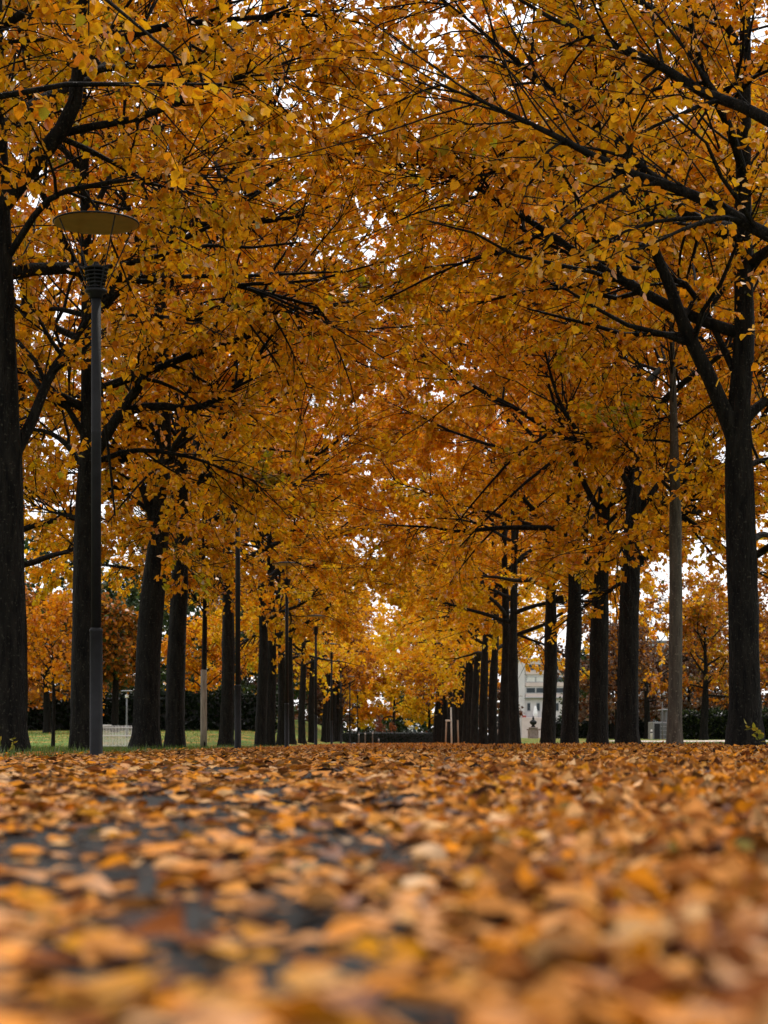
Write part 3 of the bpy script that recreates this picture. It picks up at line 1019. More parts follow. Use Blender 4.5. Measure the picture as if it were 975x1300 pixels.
bg_tree(P(455, 236), 236, 'yellow_tree', 'yellow tree left of the avenue end', GE, seed=433, H=10, hb=2.6, Rc=4.5, mix=[(GOLD, 3), (AMBER, 4), (RUST, 1)], leaf=.36, leaves=18, low=1.8)
bg_tree(P(516, 262), 262, 'green_tree', 'dark green tree low behind the end hedge', GE, seed=434, H=6, hb=1, Rc=3.6, mix=MIX_G, leafmat='green', leaf=.36, low=.4)


GB = 'dark trees closing the park on both sides'
KB = [(BROWN * .8, 3), (np.array([.2, .14, .1]), 5), (RUST * .5, .8), (BROWN * .5, 2)]
bk = [(-8, 188, 7, 'brown'), (-11, 225, 9, 'brown'), (-5.6, 245, 9, 'brown'), (-8.5, 250, 9, 'green'), (-12.5, 176, 9, 'green'), (-15, 205, 10, 'brown'), (-19, 185, 8.5, 'green'), (-23, 172, 10, 'green'), (-28, 190, 9, 'brown'), (-33, 182, 10, 'green'), (-39, 176, 9, 'green'),
      (7.2, 190, 7, 'brown'), (9.8, 214, 8, 'brown'), (15.5, 135, 6.2, 'brown'), (18.5, 148, 7, 'brown'), (21.5, 140, 6.6, 'brown'), (25, 150, 7.2, 'brown'), (28.5, 141, 6.8, 'brown')]
words = ['beside the end hedge', 'behind the fifth lamp post', 'above the left end of the hedge', 'behind the last left trunks', 'behind the fourth lamp post', 'behind the thin lamps', 'in the gap between lamp posts', 'behind the wrapped young tree', 'behind the paired trunks', 'behind the railing', 'left of the railing',
         'right of the end hedge', 'behind the staked sapling', 'between the fork trunk and the straight trunk', 'beside the kiosk', 'behind the slim young linden', 'left of the edge trunk', 'behind the edge trunk']
bproto = {}
for (X, Y, hh, kind), wd in zip(bk, words):
    lab = ('dull brown tree far back ' if kind == 'brown' else 'dark green bushy tree far back ') + wd
    if kind not in bproto:
        bproto[kind] = (bg_tree(X, Y, kind + '_tree', lab, GB, seed=450 + len(bproto), H=hh, hb=1.0, Rc=3.6, low=.35, mix=KB if kind == 'brown' else MIX_G, leafmat='leaf' if kind == 'brown' else 'green', leaf=.3, leaves=15), hh)
    else:
        p_, h0 = bproto[kind]
        c = copy_tree(p_, tuple(base_at(X, Y)), random.uniform(0, 6.28), hh / h0, lab)

# a far-off wood along the horizon, one mass
r = np.random.default_rng(660)
n = 12000
fx = r.uniform(-330, 330, n)
fh = 8.5 + 2.8 * wav(fx, fx * 0, 26, 31) + 1.6 * wav(fx, fx * 0, 8, 32)
fz = fh * r.uniform(0, 1, n) ** .8
fy = 622 + r.uniform(0, 9, n) - 3 * np.sqrt(np.maximum(1 - fz / np.maximum(fh, 1), 0)) + ground_z(fx, fx * 0 + 625) * 0
fpos = np.stack([fx, fy, fz + ground_z(fx, fy)], 1)
v, f, c = leaf_cloud(fpos, r.normal(0, 1, (n, 3)), r.normal(0, 1, (n, 3)) + np.array([0, -.6, .3]), r.uniform(1.2, 2.4, n), pick_colors(n, [(DGREEN, 4), (BROWN * .7, 3), (MGREEN, 1), (RUST * .5, .7)], r), False)
o = link('far_wood', mesh_np('far_wood', v, f, 4, M['green'], False, c))
tag(o, 'dark far off wood along the horizon behind the park', 'wood', kind='stuff')

# ------------------------------------------------------------------ hedges
def hedge(x0, x1, y0, y1, h, label, n, mix, leaf, group=None, name='hedge'):
    cx, cy = (x0 + x1) / 2, (y0 + y1) / 2
    b = np.array([cx, cy, float(ground_z(cx, cy)) - .15])
    root = thing(name, label, 'hedge', tuple(b), group)
    w, d = (x1 - x0) / 2, (y1 - y0) / 2
    core = MB().box(-w * .96, w * .96, -d * .8, d * .8, 0, h * .93, min(.12, d * .3))
    core.build('dark_core', M['dark'], root)  # solid dark box, shade of the hedge interior put into its colour
    r = np.random.default_rng(int(abs(cx * 31 + cy)) + 7)
    u = r.uniform(-1, 1, (n, 3))
    f = r.integers(0, 5, n)
    p = u.copy()
    p[f == 0, 1] = -1; p[f == 1, 1] = -1; p[f == 2, 2] = 1; p[f == 3, 0] = np.sign(u[f == 3, 0]); p[f == 4, 1] = 1
    pos = np.stack([p[:, 0] * w, p[:, 1] * d, (p[:, 2] + 1) / 2 * h], 1)
    pos += r.normal(0, leaf * .45, pos.shape)
    pos[:, 2] += .06 * h * wav(pos[:, 0], pos[:, 1], 2.5, 3) * (p[:, 2] > .9)
    pos[:, 2] = np.maximum(pos[:, 2], .02)
    ax = nrm(r.normal(0, 1, pos.shape) + np.array([0, -.2, .3]))
    nv = p + r.normal(0, .6, pos.shape)
    v, fc, c = leaf_cloud(pos, ax, nv, leaf * r.uniform(.6, 1.2, n), pick_colors(n, mix, r), False)
    o = link('foliage', mesh_np('foliage', v, fc, 4, M['green'], False, c), root)
    o['kind'] = 'stuff'
    return root


HG = [(DGREEN * .3, 5), (MGREEN * .3, 1), (DGREEN * .2, 3)]
hedge(-16, 9, 207, 208.6, 1.5, 'clipped dark hedge across the far end of the avenue', 7000, HG, .13)
hedge(P(30, 125), P(345, 125), 124.5, 126.5, 2.4, 'long dark hedge across the back of the left lawn', 8000, HG, .24)
hedge(P(865, 115), P(1010, 115), 114.5, 116.5, 1.75, 'dark green hedge behind the pale gravel path', 7000, HG + [(MGREEN, 2)], .15)
hedge(P(700, 150), P(838, 150), 149, 150.6, 1.5, 'dark hedge seen in the gaps between the right trunks', 5000, HG, .16)

# ------------------------------------------------------------------ street lamps
def make_lamp(loc, label):
    root = thing('street_lamp', label, 'street lamp', loc, 'grey lamp posts along the left of the path')
    MB().lathe([(.085, -.1), (.085, .02), (.061, .03), (.059, 1.16), (.062, 1.165), (.062, 1.185), (.049, 1.2)], 20).build('lower_sleeve', M['lamp_metal'], root, True)
    MB().lathe([(.047, 1.19), (.046, 3.0), (.0475, 3.005), (.0475, 3.03), (.046, 3.035), (.045, 4.28)], 20).build('pole', M['lamp_metal'], root, True)
    MB().lathe([(.06, 4.26), (.062, 4.3), (.1, 4.315), (.105, 4.33), (.095, 4.345), (.07, 4.35)], 20).build('collar', M['lamp_metal'], root, True)
    # louvred lantern cup
    cup = root
    for k in range(6):
        z = 4.355 + .034 * k
        r_ = .072 + .0075 * k
        MB().lathe([(r_ - .006, z), (r_ + .008, z + .004), (r_ + .008, z + .012), (r_ - .006, z + .02)], 18).build('louvre', M['lamp_metal'], cup, True)
    m = MB()
    for k in range(8):
        a = k * math.pi / 4
        m.rod((.068 * math.cos(a), .068 * math.sin(a), 4.34), (.11 * math.cos(a), .11 * math.sin(a), 4.57), .005)
    m.build('lantern_cage', M['lamp_metal'], root)
    MB().lathe([(.045, 4.34), (.05, 4.45), (.045, 4.56), (.02, 4.6)], 14).build('lantern_core', M['dark'], root, True)
    for k in range(4):
        a = k * math.pi / 2 + .62
        MB().rod((.085 * math.cos(a), .085 * math.sin(a), 4.34), (.375 * math.cos(a), .375 * math.sin(a), 4.955), .0075, .0065).build('stay_rod', M['lamp_metal'], root)
    d = MB().lathe([(.398, 4.955), (.402, 4.962), (.398, 4.97), (.2, 5.015), (.03, 5.035), (.002, 5.036)], 40).build('reflector_disc', M['lamp_metal'], root, True)
    MB().lathe([(.002, 4.972), (.2, 4.962), (.385, 4.951), (.39, 4.953)], 40).build('reflector_underside', M['lamp_under'], d, True)
    return root


lamp_z = [18.3, 35.7, 53.2, 75.0, 96.5, 116.0, 144.0, 182.0]
lamp_lab = ['nearest tall grey lamp post with a flat disc top and louvred lantern, at left',
            'second grey lamp post, standing right of the straight dark linden trunks',
            'third grey lamp post, slim dark pole among the left trunks', 'fourth grey lamp post along the left of the avenue', 'fifth grey lamp post along the left of the avenue',
            'sixth grey lamp post along the left of the avenue', 'seventh grey lamp post along the left, short in the distance', 'eighth and farthest grey lamp post near the end hedge']
lamp0 = None
for k, z in enumerate(lamp_z):
    X = -2.7
    loc = (X, z, float(ground_z(X, z)))
    if lamp0 is None:
        lamp0 = make_lamp(loc, lamp_lab[k])
    else:
        c = lamp0.copy()
        COL.objects.link(c)
        c.location = loc
        c.rotation_euler = (0, 0, random.uniform(0, 1.5))
        c['label'] = lamp_lab[k]
        for ch in lamp0.children:
            d = ch.copy()
            COL.objects.link(d)
            d.parent = c
            for g in ch.children:
                e = g.copy()
                COL.objects.link(e)
                e.parent = d

# small modern lamp on the lawn
Y = 100.0
X = P(161, Y)
g0 = float(ground_z(X, Y))
h = CAMZ + (CY - 877) / F * Y - g0
pl = thing('park_lamp', 'small grey park lamp with flat cap, behind the white railing', 'street lamp', (X, Y, g0))
MB().lathe([(.06, -.1), (.05, .4), (.04, h * .55), (.04, h - .35)], 12).build('pole', M['grey_metal'], pl, True)
MB().lathe([(.05, h - .36), (.09, h - .33), (.09, h - .22), (.04, h - .18)], 12).build('lamp_glass', M['white'], pl, True)
MB().rod((0, 0, h - .2), (0, 0, h - .02), .03).build('neck', M['grey_metal'], pl)
MB().lathe([(.3, h - .04), (.31, h - .02), (.25, h + .02), (.02, h + .03)], 20).build('cap', M['grey_metal'], pl, True)

# white railing
Y = 74.0
g0 = float(ground_z(P(150, Y), Y))
rl = thing('railing', 'white metal railing panel with thin upright bars on the lawn', 'railing', (P(150, Y), Y, g0))
x0, x1 = P(133, Y) - P(150, Y) - .35, P(169.5, Y) - P(150, Y)
ht = CAMZ + (CY - 920) / F * Y - g0
MB().box(x0, x1, -.025, .025, ht - .07, ht, .008).build('top_rail', M['white'], rl)
MB().box(x0, x1, -.02, .02, ht - .13, ht - .1, .005).build('rail', M['white'], rl)
MB().box(x0, x1, -.02, .02, ht * .5, ht * .5 + .045, .006).build('rail', M['white'], rl)
MB().box(x0, x1, -.02, .02, .06, .1, .006).build('rail', M['white'], rl)
bm0 = None
nbar = 26
for k in range(nbar):
    xx = x0 + (x1 - x0) * (k + .5) / nbar
    if bm0 is None:
        bm0 = MB().rod((0, .034, .04), (0, .034, ht - .03), .015).build('bar', M['white'], rl).data
        bo = rl.children[-1]
        bo.location = (xx, 0, 0)
    else:
        link('bar', bm0, rl, (xx, 0, 0))
for xx in (x0 - .03, x1 + .03):
    MB().box(xx - .03, xx + .03, -.03, .03, -.1, ht + .02, .008).build('post', M['white'], rl)

# ------------------------------------------------------------------ stakes with sapling, right of the avenue end
Y = 122.0
X = P(573, Y)
g0 = float(ground_z(X, Y))
sc_ = Y / F
tr = build_tree(TreeSpec(seed=501, H=4.6, r0=.035, hb=2.6, Rc=1.0, limbs=7, subs=4, twigs=5, leaves=8, leaf=.13, detailed=False, trunk_sides=8, split=False, low=2.2, mix=MIXM),
                np.array([P(574.5, Y), Y + .12, g0]), 'sapling', 'thin sapling tied between two wooden stakes at the far right', 'tree')
for (xa, xb, top, mat, lab) in ((565.5, 566.8, 913.5, 'stake', 'shorter brown wooden stake left of the sapling'), (573.5, 572.5, 898, 'stake_white', 'tall whitish wooden stake beside the sapling'), (582, 581, 914, 'stake', 'thin reddish brown stake right of the sapling')):
    st_ = MB().rod((P(xa, Y), Y - .05, g0 - .2), (P(xb, Y), Y - .05, CAMZ + (CY - top) / F * Y), .05 if mat == 'stake_white' else .055, .048, 8)
    o = st_.build('stake', M[mat], None, True)
    tag(o, lab, 'stake', 'stakes round the sapling')
cb = MB().box(P(565.5, Y), P(573, Y), Y - .12, Y - .07, CAMZ + (CY - 916) / F * Y, CAMZ + (CY - 913.5) / F * Y, .01).build('crossbar', M['stake_white'])
tag(cb, 'pale crossbar nailed between the brown and the whitish stake', 'crossbar')

# bollards on the left near the end
for px, top, lab in ((463.5, 929, 'tall grey bollard before the end hedge, leftmost'), (473, 928, 'grey bollard just left of the end hedge'), (480.8, 937, 'short pale bollard standing before the dark end hedge'), (455.5, 930, 'grey bollard among the last left trunks')):
    Y = 165.0
    hb_ = CAMZ + (CY - top) / F * Y
    o = thing('bollard', lab, 'bollard', (P(px, Y), Y, float(ground_z(P(px, Y), Y))), 'bollards near the end of the avenue')
    MB().lathe([(.06, -.1), (.055, hb_ - .08), (.058, hb_ - .06), (.05, hb_ - .01), (.01, hb_)], 12).build('post', M['grey_metal'], o, True)
    MB().lathe([(.061, hb_ - .2), (.063, hb_ - .19), (.063, hb_ - .14), (.061, hb_ - .13)], 12).build('band', M['white'], o, True)

# dark stone at the path edge
Y = 92.0
st = MB().lathe([(.10, -.03), (.16, .02), (.15, .08), (.09, .14), (.02, .16)], 9).build('stone', M['dark'], None, True, (P(449, Y), Y, float(ground_z(P(449, Y), Y))))
tag(st, 'small black stone lump at the left edge of the leafy path', 'stone')

# urn on pedestal, right
Y = 150.0
X = P(677, Y)
g0 = float(ground_z(X, Y))
ur = thing('urn_pedestal', 'dark urn on a pinkish stone pedestal in front of the pale building', 'urn', (X, Y, g0))
MB().box(-.36, .36, -.36, .36, -.1, .16, .02).box(-.27, .27, -.27, .27, .16, .72, .02).box(-.34, .34, -.34, .34, .72, .84, .03).build('pedestal', M['stone'], ur)
MB().lathe([(.2, .84), (.1, .95), (.12, 1.0), (.25, 1.12), (.28, 1.24), (.2, 1.34), (.08, 1.42), (.09, 1.5), (.05, 1.62), (.005, 1.7)], 16).build('urn', M['dark'], ur, True)
# low stone wall and posts beside it
wl_ = thing('stone_wall', 'low pinkish stone wall with dark gaps beside the urn', 'wall', (P(690, 152), 152, float(ground_z(P(690, 152), 152))))
for k in range(5):
    MB().box(-1.2 + .5 * k, -.9 + .5 * k, -.15, .15, -.1, .62, .02).build('pier', M['stone'], wl_)
MB().box(-1.3, 1.3, -.2, .2, .62, .74, .03).build('coping', M['stone'], wl_)

# dark notice box on a pinkish post between the right trunks
Y = 110.0
X = P(632, Y)
g0 = float(ground_z(X, Y))
nb_ = thing('notice_box', 'dark box with small pale squares on a pinkish post between trunks', 'notice board', (X, Y, g0))
z0, z1 = CAMZ + (CY - 926) / F * Y, CAMZ + (CY - 909) / F * Y
MB().box(-.24, .24, -.08, .08, z0 - g0, z1 - g0, .02).build('case', M['dark'], nb_)
MB().box(-.09, .09, -.06, .06, -.1, z0 - g0 - .002, .01).build('post', M['stone'], nb_)
for kx in (-.07, .07):
    for kz in (.3, .52):
        MB().box(kx - .04, kx + .04, -.095, -.082, (z0 - g0) + (z1 - z0) * kz - .045, (z0 - g0) + (z1 - z0) * kz + .045, .003).build('notice', M['white'], nb_)

# grey kiosk and white pole on the right
Y = 120.0
g0 = float(ground_z(P(845, Y), Y))
kx0, kx1 = P(829, Y) - P(845, Y), P(856, Y) - P(845, Y)
ki = thing('kiosk', 'small grey flat roofed kiosk beyond the gravel path', 'kiosk', (P(845, Y), Y, g0))
MB().box(kx0, kx1, 0, 2.2, -.1, 1.05, .02).build('wall', M['concrete'], ki)
MB().box(kx0 + .75, kx1 - .02, .05, 2.1, 1.05, 1.75, .02).build('upper_wall', M['grey_metal'], ki)
MB().box(kx0 + .6, kx1 + .1, -.1, 2.3, 1.753, 1.84, .02).build('roof', M['concrete'], ki)
MB().box(kx0 + .08, kx0 + .42, -.03, -.002, .0, .95, .005).build('door', M['dark'], ki)
for k in range(4):
    MB().box(kx1 - .85, kx1 - .1, -.03, -.002, .08 + .24 * k, .26 + .24 * k, .005).build('panel', M['grey_metal'], ki)
po = MB().lathe([(.03, -.1), (.027, 1.2), (.022, 2.2), (.005, 2.22)], 10).build('pole', M['grey_metal'], None, True, (P(841, Y - 3), Y - 3, float(ground_z(P(841, Y - 3), Y - 3))))
tag(po, 'slim pale grey pole standing in front of the grey kiosk', 'pole')
bo = thing('bollard', 'short white bollard beside the grey kiosk', 'bollard', (P(827, 116), 116, float(ground_z(P(827, 116), 116))))
MB().lathe([(.07, -.1), (.065, .5), (.05, .56), (.01, .58)], 10).build('post', M['white'], bo, True)
MB().lathe([(.072, .38), (.074, .39), (.074, .44), (.072, .45)], 10).build('band', M['dark'], bo, True)

# ------------------------------------------------------------------ buildings
Y = 500.0
bx0, bx1 = P(661, Y), P(752, Y)
bw = bx1 - bx0
bd = thing('apartment_building', 'pale apartment block with dark ribbon windows between the right trunks', 'building', (bx0, Y, 0))
Zp = lambda py: CAMZ + (CY - py) / F * Y
MB().box(0, bw, 0, 14, -1, Zp(838), 0).build('wall', M['wall'], bd)
MB().box(-.3, bw + .3, -.3, 14.3, Zp(838) + .003, Zp(836), .05).build('roof', M['concrete'], bd)
MB().box(-.2, 1.0, -.5, -.003, -1, Zp(838) - .01, .05).build('corner_pilaster', M['wall'], bd)
for (yt, yb) in ((843, 851), (859, 866), (873, 880)):
    # pale spandrel below each ribbon
    MB().box(1.2, bw - .05, -.32, -.003, Zp(yb + 5.5), Zp(yb + .6), .04).build('spandrel', M['band'], bd)
    x = 1.4
    while x < bw - 2.5:
        w_ = 2.35
        fr_ = MB()
        za, zb = Zp(yb), Zp(yt)
        fr_.box(x, x + w_, -.12, -.004, za, za + .12).box(x, x + w_, -.12, -.004, zb - .12, zb).box(x, x + .12, -.12, -.004, za + .121, zb - .121).box(x + w_ - .12, x + w_, -.12, -.004, za + .121, zb - .121)
        fo = fr_.build('window', M['concrete'], bd)
        mt = M['glass'] if (yt != 859 or random.random() < .5) else M['blind']
        MB().box(x + .121, x + w_ - .121, -.06, -.004, za + .121, zb - .121).build('pane', mt, fo)
        x += w_ + .12
MB().box(1.2, bw - .05, -1.2, -.003, Zp(886.5), Zp(885), .05).build('balcony_slab', M['concrete'], bd)
for k in range(7):
    x = 1.6 + 2.4 * k
    fr_ = MB().box(x, x + .9, -.1, -.004, Zp(903), Zp(892))
    fo = fr_.build('window', M['concrete'], bd)
    MB().box(x + .1, x + .8, -.13, -.102, Zp(902), Zp(893)).build('pane', M['glass'], fo)
    fr_ = MB().box(x + .2, x + 1.7, -.1, -.004, Zp(931), Zp(918))
    fo = fr_.build('window', M['concrete'], bd)
    MB().box(x + .3, x + 1.6, -.13, -.102, Zp(930), Zp(919)).build('pane', M['glass'], fo)
MB().box(.2, 8, -3.0, -.55, -1, Zp(911), .1).build('porch', M['band'], bd)
MB().box(.3, 1.2, -2.9, -.6, Zp(911) + .004, Zp(908.5), .1).build('red_planter', M['red'], bd)
sl = MB().lathe([(.62, Zp(911) + .01), (.58, Zp(905)), (.4, Zp(900)), (.2, Zp(896.5)), (.02, Zp(896))], 14).build('white_canopy', M['white'], bd, True, (3.6, -1.8, 0))

Y = 640.0
fb = thing('office_building', 'flat grey building far off above the brownish trees', 'building', (P(812, Y), Y, 0))
fw = P(873, Y) - P(812, Y)
Zq = lambda py: CAMZ + (CY - py) / F * Y
MB().box(0, fw, 0, 20, -1, Zq(816), 0).build('wall', M['concrete'], fb)
MB().box(-.4, fw + .4, -.4, 20.4, Zq(816) + .003, Zq(813), .1).build('roof', M['grey_metal'], fb)
for k in range(6):
    fo = MB().box(.5 + 2.6 * k, 2.6 + 2.6 * k, -.15, -.004, Zq(828), Zq(821)).build('window', M['concrete'], fb)
    MB().box(.7 + 2.6 * k, 2.4 + 2.6 * k, -.2, -.152, Zq(827), Zq(822)).build('pane', M['glass'], fo)

# house and red bushes beyond the end hedge
Y = 300.0
hs = thing('house', 'small pale house behind the end hedge', 'house', (P(515, Y), Y, 0))
MB().box(-1.6, 2.0, 0, 5, -.5, 2.6, 0).build('wall', M['wall'], hs)
MB().add([(-1.9, -.3, 2.603), (2.3, -.3, 2.603), (2.3, 5.3, 2.603), (-1.9, 5.3, 2.603), (-1.9, 2.5, 3.5), (2.3, 2.5, 3.5)], [(0, 1, 5, 4), (2, 3, 4, 5), (1, 2, 5), (3, 0, 4), (3, 2, 1, 0)]).build('roof', M['concrete'], hs)
for k in range(3):
    fo = MB().box(-1.2 + 1.1 * k, -.5 + 1.1 * k, -.08, -.004, 1.6, 2.4).build('window', M['white'], hs)
    MB().box(-1.1 + 1.1 * k, -.6 + 1.1 * k, -.11, -.082, 1.68, 2.32).build('pane', M['glass'], fo)
rb1 = bg_tree(P(482, 225), 225, 'red_bush', 'dull red bush above the left end of the hedge', None, seed=435, H=4.4, r0=.05, hb=.7, Rc=.4, mix=[(np.array([.36, .09, .06]), 3), (RUST * .7, 1), (np.array([.45, .17, .12]), 1)], leaf=.2, low=.4, limbs=10, subs=5)
rb2 = bg_tree(P(499, 226), 226, 'red_bush', 'smaller pinkish red bush above the middle of the hedge', None, seed=436, H=4.2, r0=.06, hb=.8, Rc=.7, mix=[(np.array([.4, .12, .07]), 3), (RUST, 2)], leaf=.18, low=.4, limbs=9, subs=4)
rb1.scale = (.45, .45, .55)
rb2.scale = (.4, .4, .5)

Y = 180.0
tn = thing('tent', 'small white tent roof above the dark hedge between trunks', 'tent', (P(739, Y), Y, float(ground_z(P(739, Y), Y))))
zt = CAMZ + (CY - 917) / F * Y - tn.location.z
MB().add([(-.6, -.6, zt - .4), (.6, -.6, zt - .4), (.6, .6, zt - .4), (-.6, .6, zt - .4), (0, 0, zt)], [(0, 1, 4), (1, 2, 4), (2, 3, 4), (3, 0, 4), (3, 2, 1, 0)]).build('roof', M['white'], tn)
for sx in (-.55, .55):
    for sy in (-.55, .55):
        MB().rod((sx, sy, -.1), (sx, sy, zt - .402), .03).build('leg', M['white'], tn)

# ------------------------------------------------------------------ yellow shoots at the foot of the edge trunks
def shoot(X, Y, hgt, n, label):
    g0 = float(ground_z(X, Y))
    root = thing('leafy_shoot', label, 'plant', (X, Y, g0), 'yellow green shoots at trunk feet')
    r = np.random.default_rng(int(Y * 10 + 50 + X * 10))
    for k in range(n):
        a = r.uniform(0, 6.28)
        p0 = np.array([[.08 * math.cos(a), .08 * math.sin(a), -.02]])
        d = np.array([[.5 * math.cos(a), .5 * math.sin(a), 1.0]])
        Pk = grow(r, p0, d, np.array([hgt * r.uniform(.6, 1.1)]), 7, -.3, .12)
        v, f = tubes(Pk, np.linspace(.006, .002, 7)[None], 4)
        s = link('stem', mesh_np('stem', v, f, 4, M['bark'], True), root)
        for q in range(7):
            t = .25 + .75 * q / 6
            pp, dd = sample_on(Pk, np.array([0]), np.array([min(t, .99)]))
            ax = nrm(dd + r.normal(0, .7, (1, 3)) + np.array([[0, 0, -.2]]))
            Rm = leaf_frames(ax, r.normal(0, .5, (1, 3)) + np.array([[0, -.4, .7]]))[0]
            c = OLIVE_ONE[r.integers(0, len(OLIVE_ONE))]
            o = link('leaf', c, s)
            o.matrix_local = Matrix.Translation(Vector(pp[0])) @ Matrix(Rm.tolist()).to_4x4() @ Matrix.Scale(float(r.uniform(.06, .1)), 4)


OLIVE_ONE = [mesh_np('leaf', LEAF6, LEAF6F, 4, M['leaf'], False, np.repeat(np.array(c)[None], 6, 0)) for c in ((.3, .26, .02), (.4, .28, .02), (.16, .17, .02))]
shoot(P(12, 23.9), 23.9, .45, 5, 'yellow green shoots at the foot of the thick left trunk')
shoot(P(981, 25.4), 25.4, .45, 5, 'yellow green leafy shoots at the right edge beside the trunk')

# ------------------------------------------------------------------ grass
def grass(name, n, x0, x1, y0, y1, hmin, hmax, w, seed):
    r = np.random.default_rng(seed)
    x = r.uniform(x0, x1, n)
    y = y0 + (y1 - y0) * r.uniform(0, 1, n) ** 1.3
    keep = wav(x, y, 1.3, 9) + r.normal(0, .5, n) > -.55
    x, y = x[keep], y[keep]
    n = len(x)
    z = ground_z(x, y) - .014
    a = r.uniform(0, 6.28, n)
    h_ = r.uniform(hmin, hmax, n) * (1 + .35 * wav(x, y, .9, 12))
    base = np.stack([x, y, z], 1)
    s = np.stack([np.cos(a), np.sin(a), 0 * a], 1) * w
    tip = base + np.stack([r.normal(0, .35, n) * h_, r.normal(0, .35, n) * h_, h_], 1)
    v = np.stack([base - s, base + s, tip], 1).reshape(-1, 3)
    f = np.arange(3 * n).reshape(-1, 3)
    c = pick_colors(n, [(np.array([.07, .14, .018]), 4), (np.array([.13, .2, .03]), 3), (np.array([.16, .15, .04]), 1)], r)
    o = link(name, mesh_np(name, v, f, 3, M['green'], False, np.repeat(c, 3, 0)))
    return o


g = grass('grass', 46000, -14, -2.95, 17, 60, .04, .12, .004, 71)
tag(g, 'green grass of the left lawn around the trunks and lamp post', 'grass', kind='stuff')
g = grass('grass', 22000, -40, -8, 60, 130, .06, .14, .012, 72)
tag(g, 'grass of the lawn farther back around the white railing', 'grass', kind='stuff')
g = grass('grass', 26000, 5.3, 16, 26, 72, .03, .09, .005, 73)
tag(g, 'thin grass strip behind the right row of trunks', 'grass', kind='stuff')

# ------------------------------------------------------------------ fallen leaves
def curled(r, nu, nv_):
    """a curled lime leaf on a small grid: nu across, nv_ along"""
    V = []
    a, b_, tw = r.uniform(-.5, .9), r.uniform(-.5, .6), r.uniform(-.5, .5)
    c3 = r.uniform(-.25, .25)
    asym = r.uniform(-.12, .12)
    for j in range(nv_ + 1):
        v = j / nv_
        half = .55 * (math.sin(math.pi * min(v * 1.0 + .16, 1)) ** .75) * (1 - .35 * v) if v < 1 else 0.02
        if v == 0:
            half = .16
        for i in range(nu + 1):
            u = -1 + 2 * i / nu
            x = u * half + asym * v * v
            y = v - .5 + (-.07 * abs(u) if j == 0 else 0)
            z = a * x * x * 1.9 + b_ * (v - .45) ** 2 * 1.3 + tw * x * (v - .5) + c3 * math.sin(5 * u + 7 * v) * .22 + .05 * abs(u)
            V.append((x + r.normal(0, .012), y + r.normal(0, .012), z))
    Fc = []
    for j in range(nv_):
        for i in range(nu):
            p = j * (nu + 1) + i
            Fc.append((p, p + 1, p + nu + 2, p + nu + 1))
    V = np.array(V)
    V[:, 2] -= np.percentile(V[:, 2], 12)
    return V, np.array(Fc)


TAN = np.array([.56, .24, .062])
PALET = np.array([.62, .36, .15])
ORA = np.array([.66, .23, .012])
YEL = np.array([.56, .235, .011])
BRN = np.array([.2, .06, .014])
DRK = np.array([.04, .016, .008])
GRN = np.array([.14, .13, .03])
LMIX = [(TAN, 4.4), (PALET, 1.9), (ORA, 3.8), (YEL, 1.0), (BRN, 2.8), (DRK, 2.2), (GRN, .08)]


def cover(x, y):
    """how thickly the leaves lie: thin patches of bare asphalt on the left, a deep carpet on the right"""
    s = x / (0.6 + .12 * y)
    c = .36 + .66 * sstep(-.2, .5, s)
    c = c + .42 * wav(x, y * .4, .36, 21) + .3 * wav(x, y * .35, 1.1, 22)
    c = c - .42 * np.exp(-(((x + .42) / .5) ** 2 + ((y - 2.3) / .75) ** 2))
    c = c - .35 * np.exp(-(((x + .22) / .22) ** 2 + ((y - 1.1) / .12) ** 2))
    c = c - .3 * np.exp(-(((x - .0) / .6) ** 2 + ((y - 4.6) / .9) ** 2))
    c = .5 + (c - .40) * 1.3
    c = np.maximum(c, -1 + 1.8 * sstep(5, 15, y))
    return c


def scatter(n, y0, y1, half0, half1, r, pw=1.0, xmin=-99, xmax=99):
    y = y0 + (y1 - y0) * r.uniform(0, 1, n) ** pw
    hw = half0 + (half1 - half0) * (y - y0) / (y1 - y0)
    x = r.uniform(-1, 1, n) * hw
    k = (r.uniform(0, 1, n) < np.clip(cover(x, y), .09, 1)) & (x > xmin) & (x < xmax)
    return x[k], y[k]


def litter(x, y, r, size, variants, thick, tilt):
    n = len(x)
    sz = size * r.uniform(.6, 1.25, n)
    rightw = sstep(-.3, .6, x / (.6 + .12 * y))
    z = ground_z(x, y) + .004 + thick * (0.15 + 1.1 * rightw) * r.uniform(0, 1, n) ** 1.6
    az = r.uniform(0, 6.28, n)
    tl = r.normal(0, tilt, (n, 2)) * (.5 + 1.0 * rightw)[:, None]
    col = pick_colors(n, LMIX, r)
    zc = np.stack([tl[:, 0], tl[:, 1], np.ones(n)], 1)
    zc[r.uniform(0, 1, n) < .4] *= np.array([1, 1, -1])      # many lie face down
    yd = np.stack([np.cos(az), np.sin(az), np.zeros(n)], 1)
    R = leaf_frames(yd - (yd * nrm(zc)).sum(1, keepdims=True) * nrm(zc), zc)
    R = R.copy()
    R[:, :, 2] *= (.45 + .75 * rightw)[:, None]      # pressed flat on the left, curled up in the drift on the right
    pos = np.stack([x, y, z], 1)
    which = r.integers(0, len(variants), n)
    return pos, R, sz, col, which


